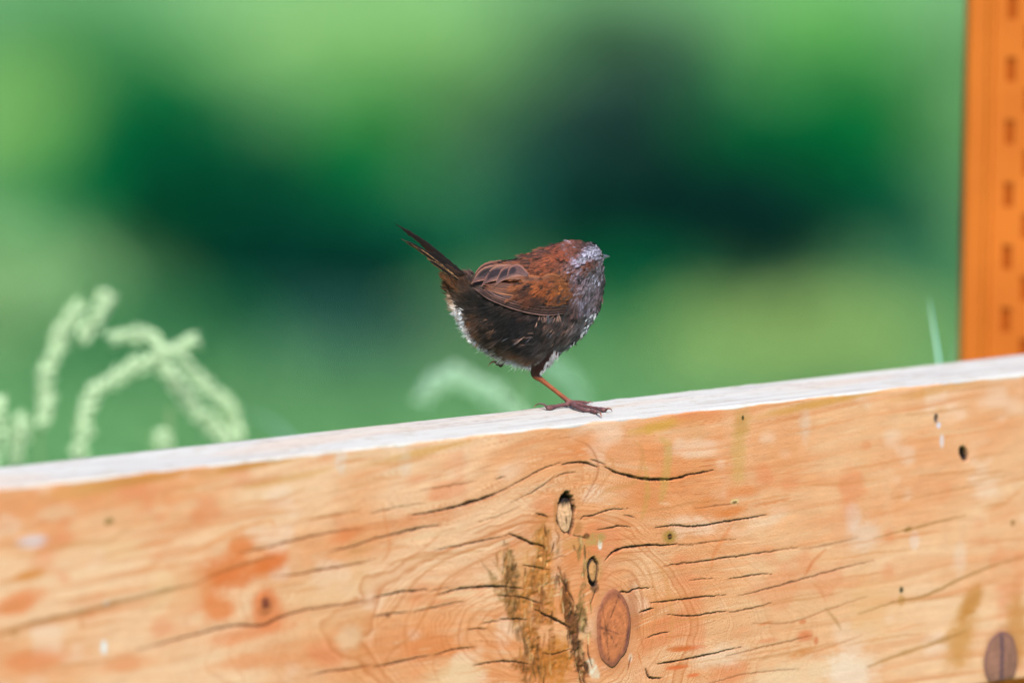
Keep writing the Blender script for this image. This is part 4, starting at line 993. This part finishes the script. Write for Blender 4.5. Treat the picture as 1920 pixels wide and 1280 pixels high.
def contour_feathers(x, y, side, rng, nb_=11, scale=1.0, wscale=1.0, colmul=1.0, lift=0.0, spread=.42):
    """each feather is a little fan of barbs rooted on the skin"""
    n = len(x)
    P, N, Px, Py = surf_frame(x, y, side)
    fl, ln, lf = flow(x, y)
    fl = fl + rng.normal(size=fl.shape) * .16
    D = Px * fl[:, :1] + Py * fl[:, 1:]; D /= np.linalg.norm(D, axis=1)[:, None] + 1e-12
    D = D - N * (D * N).sum(1)[:, None]; D /= np.linalg.norm(D, axis=1)[:, None] + 1e-12
    S = np.cross(N, D)
    Ln = (ln * 1.35 * scale * rng.uniform(.75, 1.3, n) * KB)
    ca, cb, pb = coat(x + rng.normal(size=n) * 2.2, y + rng.normal(size=n) * 2.2)
    acc = rng.random(n) < pb
    amp = np.where(y > 572, 1.0, .32)[:, None]
    c = np.where(acc[:, None], cb, ca) * np.exp(rng.normal(size=(n, 1)) * .42 * amp) * BK * colmul
    V = []; C = []
    N_ = N + S * rng.normal(size=(n, 1)) * .25; N_ /= np.linalg.norm(N_, axis=1)[:, None]
    for b in range(nb_):
        t0 = rng.uniform(0, .45, n)[:, None]; th = ((b / (nb_ - 1)) * 2 - 1) * spread + rng.normal(size=n) * .08
        th = th[:, None]
        root = P + D * Ln[:, None] * t0 * .8 + N * KB * .4
        dr = D * np.cos(th) + S * np.sin(th)
        l = Ln[:, None] * (1 - t0 * .5) * rng.uniform(.6, .95, (n, 1)) * (1 - .25 * np.abs(th) / max(spread, .01))
        up = (.10 + lf[:, None] * .22 + lift) * rng.uniform(.5, 1.5, (n, 1))
        p1 = root + dr * l * .5 + N * l * up * .8; 
        bend = D - dr
        p2 = root + dr * l + bend * l * .25 + N * l * up
        sd = np.cross(dr, N_); sd /= np.linalg.norm(sd, axis=1)[:, None] + 1e-12
        w = (.62 * wscale * KB * rng.uniform(.7, 1.25, (n, 1)))
        V.append(np.stack([root - sd * w, root + sd * w, p1 - sd * w * .8, p1 + sd * w * .8, p2], 1))
        k = rng.uniform(.88, 1.14, (n, 1, 1)); grad = np.array([.5, .5, .92, .92, 1.4])[None, :, None]
        C.append(c[:, None, :] * k * grad)
    V = np.concatenate(V).reshape(-1, 3); C = np.concatenate(C).reshape(-1, 3)
    m = len(V) // 5; b0 = np.arange(m)[:, None] * 5
    Fc = np.concatenate([b0 + np.array([0, 1, 3]), b0 + np.array([0, 3, 2]), b0 + np.array([2, 3, 4])])
    return V, Fc, C

def coat_points(n, rng, qmax=1.0, side=-1):
    out = []
    while len(out) < n:
        a = rng.uniform(-math.pi, math.pi, n); q = np.sqrt(rng.random(n)) * qmax
        r = Rout(a) * q; x = CX + r * np.cos(a); y = CY + r * np.sin(a)
        keep = rng.random(n) < (r / 170.0 + .15)
        out.extend(zip(x[keep], y[keep]))
    out = np.array(out[:n]); return out[:, 0], out[:, 1]
WINGP = [(884,522),(900,500),(935,486),(985,480),(1060,498),(1088,530),(1092,572),(1040,584),(1000,576),(940,556),(896,540)]
def in_wing(x, y):
    ins = np.zeros(len(x), bool); n = len(WINGP)
    for i in range(n):
        (x1, y1), (x2, y2) = WINGP[i], WINGP[(i + 1) % n]
        c = ((y1 > y) != (y2 > y)) & (x < (x2 - x1) * (y - y1) / (y2 - y1 + 1e-9) + x1); ins ^= c
    return ins
def build_coat():
    rng = np.random.default_rng(21)
    for side, n in ((-1, 6800), (1, 3600)):
        x, y = coat_points(n, rng, .995); kp = ~in_wing(x, y); x, y = x[kp], y[kp]
        V, Fc, C = contour_feathers(x, y, side, rng)
        o = mesh_obj('plumage', V, Fc, MAT_PLUME, bird, C, foot3, smooth_shade=False); o['kind'] = 'stuff'
    # loose, fluffed tips along the vent and flank
    x, y = coat_points(900, rng, .99); sel = (y > 575) & (np.hypot(x - CX, (y - CY)) > 60)
    V, Fc, C = contour_feathers(x[sel], y[sel], -1, rng, 5, 1.25, .6, 1.25, .25, .25)
    o = mesh_obj('loose_plumage', V, Fc, MAT_PLUME, bird, C, foot3, smooth_shade=False); o['kind'] = 'stuff'
build_coat()

def build_pale_edges():
    rng = np.random.default_rng(91)
    def fans(name, line, n, wx, direction, ln, cols, dep=0, spread=.35, nb_=8, gap=-9):
        P2 = catmull(line, 80); t = rng.integers(0, 80, n); nzg = Noise(int(line[0][0])); g = nzg(t * .17, t * 0., 2); t = t[g > gap]; n = len(t); x = P2[t, 0] + rng.normal(size=n) * wx; y = P2[t, 1] + rng.normal(size=n) * wx
        a = np.arctan2(y - CY, x - CX); q = np.hypot(x - CX, y - CY) / Rout(a); f = np.where(q > .985, .985 / q, 1); x = CX + (x - CX) * f; y = CY + (y - CY) * f
        W = surf(x, y, -1) - 2.5 + dep; P = bird_pt(x, y, W)
        d = np.asarray(direction, float) + rng.normal(size=(n, 2)) * .28
        D = bird_pt(x + d[:, 0], y + d[:, 1], W - .15) - P; D /= np.linalg.norm(D, axis=1)[:, None]
        S = np.cross(D, [0, 1, 0]); S /= np.linalg.norm(S, axis=1)[:, None]
        l0 = rng.uniform(ln * .6, ln * 1.25, n)[:, None] * KB
        base = np.array([L(*cols[i]) for i in rng.integers(0, len(cols), n)]) * rng.uniform(.75, 1.15, (n, 1)) * BK
        V = []; C = []
        for b in range(nb_):
            th = (((b / (nb_ - 1)) * 2 - 1) * spread + rng.normal(size=n) * .08)[:, None]; dr = D * np.cos(th) + S * np.sin(th)
            l = l0 * rng.uniform(.55, 1, (n, 1)); r0 = P + D * l0 * rng.uniform(0, .25, (n, 1)); w = (.3 if 'flank' in name else .55) * KB
            sd = np.cross(dr, [0, 1, .1]); sd /= np.linalg.norm(sd, axis=1)[:, None]; up = np.array([0, -1, 0]) * l * rng.uniform(.02, .22, (n, 1))
            V.append(np.stack([r0 - sd * w, r0 + sd * w, r0 + dr * l * .5 + up - sd * w * .8, r0 + dr * l * .5 + up + sd * w * .8, r0 + dr * l + up], 1))
            C.append(base[:, None, :] * np.array([.8, .8, 1, 1, 1.1])[None, :, None] * rng.uniform(.92, 1.08, (n, 1, 1)))
        V = np.concatenate(V).reshape(-1, 3); C = np.concatenate(C).reshape(-1, 3); m = len(V) // 5; b0 = np.arange(m)[:, None] * 5
        Fc = np.concatenate([b0 + np.array([0, 1, 3]), b0 + np.array([0, 3, 2]), b0 + np.array([2, 3, 4])])
        o = mesh_obj(name, V, Fc, MAT_PLUME, bird, C, foot3, smooth_shade=False); o['kind'] = 'stuff'
    WH = [(214, 222, 232), (198, 206, 218), (224, 228, 232), (180, 178, 180)]
    fans('vent_plumage', [(858,572),(864,590),(870,608),(880,626),(894,640)], 120, 4.2, (-.8, .6), 11, WH + [(150,136,130)], spread=.22)
    fans('vent_plumage', [(892,640),(912,653),(934,665),(955,674)], 80, 3.6, (-.85, .5), 12, WH + [(190,160,130), (120,96,80)], spread=.22)
    fans('vent_plumage', [(955,674),(975,681),(992,684),(1004,684)], 80, 3, (-.5, .85), 13, WH, spread=.22)
    fans('breast_plumage', [(1124,588),(1116,603),(1104,622),(1088,638),(1068,652),(1044,668)], 90, 2.6, (-.6, .75), 9, WH + [(110,112,120)], dep=-4, spread=.2, gap=-.1)
    fans('breast_plumage', [(1106,594),(1118,598)], 24, 4.5, (-.9, .6), 10, WH[:2] + [(120,124,134)], dep=-6, spread=.25)
    fans('breast_plumage', [(1106,610),(1094,630)], 20, 4.5, (-.9, .6), 8, WH[:2] + [(120,124,134)], dep=-6, spread=.25)
    fans('breast_plumage', [(1132,520),(1134,545),(1128,572),(1116,600),(1098,626),(1076,644)], 90, 5, (-.5, .85), 11, [(24,26,32),(30,30,36),(80,64,62)], spread=.25)
    fans('head_plumage', [(1127,467),(1113,471),(1100,480),(1087,489)], 100, 2.7, (-.9, .35), 6, [(158,158,180),(136,134,154),(170,170,192),(84,78,92)], spread=.3, nb_=6)
    # long hair-like flank plumes, paler than the coat around them
    PK = [(128, 98, 90), (108, 84, 80), (84, 88, 100), (150, 118, 104)]
    fans('flank_plumage', [(1010,588),(1030,584),(1052,584)], 26, 4, (-.35, .95), 16, PK, dep=-5, spread=.12, nb_=5)
    fans('flank_plumage', [(960,625),(985,630),(1005,626)], 12, 6, (-1, .1), 26, PK, dep=-5, spread=.12, nb_=4)
    fans('flank_plumage', [(1080,565),(1092,580),(1095,596)], 20, 4, (-.5, .9), 14, PK, spread=.2, nb_=5)
    fans('flank_plumage', [(1040,610),(1060,625),(1050,645)], 22, 8, (-.9, .55), 15, PK, dep=-5, spread=.12, nb_=4)
    fans('flank_plumage', [(905,585),(920,600),(930,625)], 20, 8, (-.7, .7), 16, [(150,110,84),(120,88,70),(100,70,50)], spread=.14, nb_=4)
build_pale_edges()

# ---- flight feathers
def vane(name, pts, wid, off, dark, edge, side=-1, edge_w=.22, k=40, cross=13, roll=0.0, tipround=.35, both=False, depthfn=None, notch=0.5, seed=0, spot=None):
    """a vaned feather: pts in picture pixels root->tip, half-width wid px, lifted off px from the coat"""
    rng = np.random.default_rng(seed + 500)
    C = catmull(pts, k); T = np.gradient(C, axis=0); T /= np.linalg.norm(T, axis=1)[:, None]; Nn = np.stack([-T[:, 1], T[:, 0]], 1)
    V = []; Cc = []
    for i in range(k):
        t = i / (k - 1)
        w = wid * (0.45 + .55 * smooth(0, .35, t)) * (1 - smooth(1 - tipround, 1.0, t) ** 1.6 * .96)
        for j in range(cross):
            s = j / (cross - 1) * 2 - 1
            nt_ = rng.uniform(-notch, notch) if abs(s) > .99 else 0
            p = C[i] + Nn[i] * (s * w + nt_)
            xx, yy = p
            if depthfn is not None: dep = depthfn(xx, yy)
            else:
                q = (xx, yy); dep = shear(xx) + side * WINGW(xx, yy)
            dep += side * (off + .5 * (1 - s * s) + roll * s * w)
            V.append(bird_pt(xx, yy, dep))
            e = 1.0 if (s < -1 + 2 * edge_w or (both and s > 1 - 2 * edge_w)) else 0.0
            e = max(e, float(smooth(.90, .98, t)) * (.8 if both else .4))
            e *= .9
            c = np.asarray(dark) * (1 - e) + np.asarray(edge) * e
            if abs(s) < .13: c = c * .7
            if spot is not None:
                m = float(1 - smooth(.6, 1.1, math.hypot((t - spot[0]) / spot[1], (s - spot[2]) / spot[3]))); c = c * (1 - m) + np.asarray(spot[4]) * m
            c = c * (1 + .14 * rng.normal() * .6 + .10 * math.sin(t * 70 + abs(s) * 16) + .12 * math.sin(s * 31 + 3 * seed + t * 5))
            Cc.append(np.clip(c, 0, 1) * BK)
    n0 = len(V)
    Fc = [(i * cross + j, i * cross + j + 1, (i + 1) * cross + j + 1, (i + 1) * cross + j) for i in range(k - 1) for j in range(cross - 1)]
    o = mesh_obj(name, V, Fc, MAT_QUILL, bird, np.array(Cc), foot3)
    md = o.modifiers.new('thickness', 'SOLIDIFY'); md.thickness = .00012
    return o
def WINGW(x, y):
    h, q = halfdepth(np.array(float(x)), np.array(min(float(y), 575.0)))
    return float(Wb(x) * math.sqrt(max(0, 1 - min(float(q), .93) ** 2.3))) + 1.5

D1 = L(66, 52, 52); D2 = L(44, 36, 38); E1 = L(150, 112, 106); E2 = L(190, 150, 146); RU = L(150, 88, 44); RU2 = L(124, 72, 42)
for side in (-1, 1):
    sd = side
    # primaries: long, stacked, lower edge of the folded wing
    prim = [((1074,580),(1015,577),(950,560),(886,532)), ((1074,576),(1012,572),(950,555),(892,531)), ((1072,572),(1012,567),(955,552),(901,533)), ((1070,567),(1010,561),(960,549),(912,535)), ((1066,562),(1012,556),(968,546),(926,537)), ((1062,557),(1012,550),(975,542),(940,536))]
    for i, p in enumerate(prim):
        vane('primary_feather', p, 5.6, 3.0 + i * .4, L(50, 36, 38) * (1 + .10 * i), (L(176, 132, 126), L(124, 88, 80), L(160, 112, 96))[i % 3], sd, .15, seed=i, tipround=.2, notch=.25)
    sec = [((1050,552),(1000,546),(955,538),(908,533)), ((1046,546),(995,540),(950,533),(906,530)), ((1040,540),(990,534),(948,528),(905,526))]
    for i, p in enumerate(sec):
        vane('secondary_feather', p, 6.2, 5.4 + i * .35, L(86, 54, 44), (L(188, 122, 84), L(150, 92, 64), L(170, 104, 66))[i], sd, .16, seed=10 + i, tipround=.3, notch=.25)
    ter = [((990,512),(942,503),(908,508),(883,525)), ((990,511),(952,502),(924,509),(902,529)), ((990,510),(964,502),(944,508),(927,528)), ((990,509),(972,500),(960,503),(948,515))]
    for i, (a, b, c, d) in enumerate(ter):
        vane('tertial_feather', (a, b, c, d), 13.0 - i, 6.6 + i * .5, L(92, 68, 68), L(142, 98, 84), sd, .16, both=True, seed=20 + i, tipround=.5, notch=.4, roll=-.02,
             spot=(.62, .22, .15, .6, L(44, 36, 42)))
    gc = [(1062,561,1008,552),(1056,551,1000,543),(1048,543,992,535),(1040,535,984,527),(1032,527,976,519),(1024,519,968,511)]
    for i, (x1, y1, x2, y2) in enumerate(gc):
        vane('covert_feather', ((x1, y1), ((x1 + x2) / 2, (y1 + y2) / 2 + 1), (x2, y2)), 8.0, 7.2 + i * .2, L(108, 62, 40) * (.9 + .1 * (i % 3)), L(140, 86, 54), sd, .14, both=True, seed=30 + i, tipround=.5, notch=.5,
             spot=(.76, .16, .1, .8, L(38, 28, 30)) if i in (0, 2, 4) else (.5, .3, 0, .25, L(74, 46, 36)))
    mc = [(1074,550,1040,548),(1070,540,1034,538),(1064,531,1028,529),(1058,522,1020,520),(1050,514,1012,512)]
    for i, (x1, y1, x2, y2) in enumerate(mc):
        vane('covert_feather', ((x1, y1), ((x1 + x2) / 2, (y1 + y2) / 2 + 1), (x2, y2)), 8.0, 8.8 + i * .15, L(116, 68, 42) * (.85 + .12 * (i % 2)), L(144, 90, 56), sd, .12, both=True, seed=40 + i, tipround=.55, notch=.5,
             spot=(.65, .2, .2, .5, L(64, 40, 34)) if i % 2 else (.6, .3, 0, .2, L(90, 54, 38)))
# soft scapular and shoulder plumage that hides the feather roots
def build_shoulder():
    rng = np.random.default_rng(31)
    for side in (-1, 1):
        n = 1500
        cx = np.array([1040, 1000, 960, 1082, 1030, 1082]); cy = np.array([502, 493, 494, 545, 517, 570]); rx = np.array([34, 30, 22, 12, 30, 14]); ry = np.array([16, 9, 5, 22, 9, 12])
        i = rng.integers(0, 6, n); x = cx[i] + rng.normal(size=n) * rx[i] * .5; y = cy[i] + rng.normal(size=n) * ry[i] * .5
        _, q = halfdepth(x, y); ok = q < .98; x = x[ok]; y = y[ok]
        lx = rng.normal(1024, 26, 420); ly = rng.normal(533, 11, 420); okk = in_wing(lx, ly); x = np.concatenate([x, lx[okk]]); y = np.concatenate([y, ly[okk]])
        V, Fc, C = contour_feathers(x, y, side, rng, 9, 1.0, .9)
        # raise on top of the coverts
        nf = len(x); lfr = rng.uniform(4.5, 9.5, nf); lfr[len(lfr) - int(okk.sum()):] += 4.0; lf_ = np.tile(np.repeat(lfr, 5), len(V) // (5 * nf)); lift = np.zeros_like(V); lift[:, 1] = side * lf_ * KB
        o = mesh_obj('shoulder_plumage', V + lift * 1.0, Fc, MAT_PLUME, bird, C, foot3, smooth_shade=False); o['kind'] = 'stuff'
build_shoulder()
# ---- tail: cocked narrow feathers
tailfn = lambda off: (lambda x, y: (x - 1000) * .20 + off)
TD = L(24, 18, 19); TE = L(74, 46, 34); TL = L(150, 112, 74)
tl = [  # root, mid, mid, tip, width, depth, dark, edge
 ((892,531),(848,497),(800,455),(741,413),4.4,0,TD,TE*.7), ((890,528),(850,494),(805,456),(768,429),3.6,-1,TD*1.1,TE*.9), ((892,533),(852,500),(815,471),(778,441),4.2,1,TD*.7,TE*.6), ((890,539),(845,505),(800,470),(753,442),3.8,-4,TD*.9,TL*.8),
 ((888,541),(848,511),(815,484),(772,452),3.2,-6,TD*.8,TL), ((880,536),(850,514),(826,496),(801,479),3.4,-10,L(22,18,18),TL*.9), ((892,537),(855,507),(828,486),(796,463),7.6,-2,TD*.8,TE*.8), ((896,542),(866,520),(845,505),(826,492),9.0,-3,L(52,34,28),L(100,60,36))]
for i, (a, b, c, d, w, dep, dk, ed) in enumerate(tl):
    vane('tail_feather', (a, b, c, d), w, 0, dk, ed, -1, .16, both=i in (4, 5), k=34, seed=60 + i, tipround=.22, notch=.9, depthfn=tailfn(-8 + dep), roll=.1)
# plumage on the root of the tail
def build_tail_coat():
    rng = np.random.default_rng(41); n = 800
    t = rng.random(n); s = rng.normal(size=n) * .42
    cx = 892 + (842 - 892) * t; cy = 564 + (520 - 564) * t; wv = 28 * (1 - t) + 10 * t
    x = cx + s * wv * .55 - 4; y = cy + s * wv * .8
    V = []; C = []; P = bird_pt(x, y, (x - 1000) * .24 - 12 - rng.uniform(0, 8, n) * (1 - np.abs(s)))
    sp = rng.normal(size=n) * .16
    D = bird_pt(x - 1 + sp * 0, y - .95 + sp, (x - 1 - 1000) * .24) - bird_pt(x, y, (x - 1000) * .24); D /= np.linalg.norm(D, axis=1)[:, None]
    S = np.cross(D, [0, 1, 0]); S /= np.linalg.norm(S, axis=1)[:, None]
    ln = rng.uniform(12, 24, n) * KB * (1 - .3 * t)
    base = np.where((rng.random(n) < .35)[:, None], L(40, 28, 22), L(104, 64, 36)); low = (s > .45) & (t < .6)
    base[low] = L(150, 128, 110)
    base = base * rng.uniform(.6, 1.3, (n, 1)) * BK
    for b in range(9):
        th = ((b / 8) * 2 - 1) * .3 + rng.normal(size=n) * .05; th = th[:, None]; dr = D * np.cos(th) + S * np.sin(th)
        l = ln[:, None] * rng.uniform(.6, 1, (n, 1)); up = np.array([0, -1, 0]) * rng.uniform(0, .12, (n, 1)) * l
        r0 = P + D * ln[:, None] * rng.uniform(0, .3, (n, 1)); w = .6 * KB
        sd = np.cross(dr, [0, 1, 0.3]); sd /= np.linalg.norm(sd, axis=1)[:, None]
        V.append(np.stack([r0 - sd * w, r0 + sd * w, r0 + dr * l * .5 + up - sd * w * .8, r0 + dr * l * .5 + up + sd * w * .8, r0 + dr * l + up], 1))
        C.append(base[:, None, :] * np.array([.7, .7, 1, 1, 1.2])[None, :, None] * rng.uniform(.9, 1.1, (n, 1, 1)))
    V = np.concatenate(V).reshape(-1, 3); C = np.concatenate(C).reshape(-1, 3); m = len(V) // 5; b0 = np.arange(m)[:, None] * 5
    Fc = np.concatenate([b0 + np.array([0, 1, 3]), b0 + np.array([0, 3, 2]), b0 + np.array([2, 3, 4])])
    o = mesh_obj('rump_plumage', V, Fc, MAT_PLUME, bird, C, foot3, smooth_shade=False); o['kind'] = 'stuff'
build_tail_coat()
# ---- thigh plumes of the standing leg
def build_thigh():
    rng = np.random.default_rng(51); n = 420
    t = rng.random(n); cx = 1030 - 22 * t; cy = 650 + 44 * t; wd = 20 * (1 - t) + 7.5 * t; s = rng.uniform(-1, 1, n)
    x = cx + s * wd; y = cy + s * wd * .3; dep = -10 - np.sqrt(np.clip(1 - s * s, 0, 1)) * wd
    P = bird_pt(x, y, dep); D = bird_pt(x - .35 + .12 * s, y + 1, dep) - bird_pt(x, y, dep); D /= np.linalg.norm(D, axis=1)[:, None]
    S = np.cross(D, [0, 1, 0]); S /= np.linalg.norm(S, axis=1)[:, None]
    white = (s > .5) & (rng.random(n) < .45)
    base = np.where(white[:, None], L(190, 190, 196), L(58, 28, 22)) * rng.uniform(.6, 1.2, (n, 1)) * BK
    ln = np.where(white, rng.uniform(12, 22, n), rng.uniform(7, 12, n)) * KB * (1 - .45 * t); V = []; C = []
    for b in range(7):
        th = ((b / 6) * 2 - 1) * .22 + rng.normal(size=n) * .06; th = th[:, None]; dr = D * np.cos(th) + S * np.sin(th)
        l = ln[:, None] * rng.uniform(.6, 1, (n, 1)); r0 = P; w = .55 * KB; sd = np.cross(dr, [0, 1, .2]); sd /= np.linalg.norm(sd, axis=1)[:, None]
        up = np.array([0, -1, 0]) * l * .1
        V.append(np.stack([r0 - sd * w, r0 + sd * w, r0 + dr * l * .5 + up - sd * w * .8, r0 + dr * l * .5 + up + sd * w * .8, r0 + dr * l + up], 1))
        C.append(base[:, None, :] * np.array([.7, .7, 1, 1, 1.2])[None, :, None] * rng.uniform(.9, 1.1, (n, 1, 1)))
    V = np.concatenate(V).reshape(-1, 3); C = np.concatenate(C).reshape(-1, 3); m = len(V) // 5; b0 = np.arange(m)[:, None] * 5
    Fc = np.concatenate([b0 + np.array([0, 1, 3]), b0 + np.array([0, 3, 2]), b0 + np.array([2, 3, 4])])
    o = mesh_obj('thigh_plumage', V, Fc, MAT_PLUME, bird, C, foot3, smooth_shade=False); o['kind'] = 'stuff'
build_thigh()
# ---- bill and eyes (the head is turned away: both lie at the far edge)
def build_head_parts():
    c = catmull([np.append(bird_pt(x, y, w), r) for x, y, w, r in [(1120,487,48,6.5),(1130,487,56,5.0),(1137,487,64,3.0),(1142,487.5,70,1.3),(1144,488,72,.5)]], 16)
    v, f = tube(c[:, :3], np.maximum(c[:, 3], .3) * KB, 12)
    mesh_obj('bill', v, f, MAT_CLAW, bird, np.ones((len(v), 3)) * L(84, 90, 106) * .6, foot3)
    for (x, y, w) in [(1128, 482, 30), (1100, 478, 76)]:
        V = []; Fc = []; n = 12; m = 8; c0 = bird_pt(float(x), float(y), float(w)); r = 4.2 * KB
        for i in range(m + 1):
            for j in range(n):
                a = math.pi * i / m; b = 2 * math.pi * j / n
                V.append(c0 + r * np.array([math.sin(a) * math.cos(b), math.sin(a) * math.sin(b), math.cos(a)]))
        for i in range(m):
            for j in range(n): Fc.append((i * n + j, i * n + (j + 1) % n, (i + 1) * n + (j + 1) % n, (i + 1) * n + j))
        mesh_obj('eye', V, Fc, MAT_EYE, bird, np.ones((len(V), 3)) * .008, foot3)
MAT_EYE = mat_tint('eye_gloss', 0.05, 0.6)
build_head_parts()
print('tris', sum(len(o.data.polygons) for o in sc.objects if o.type == 'MESH'))
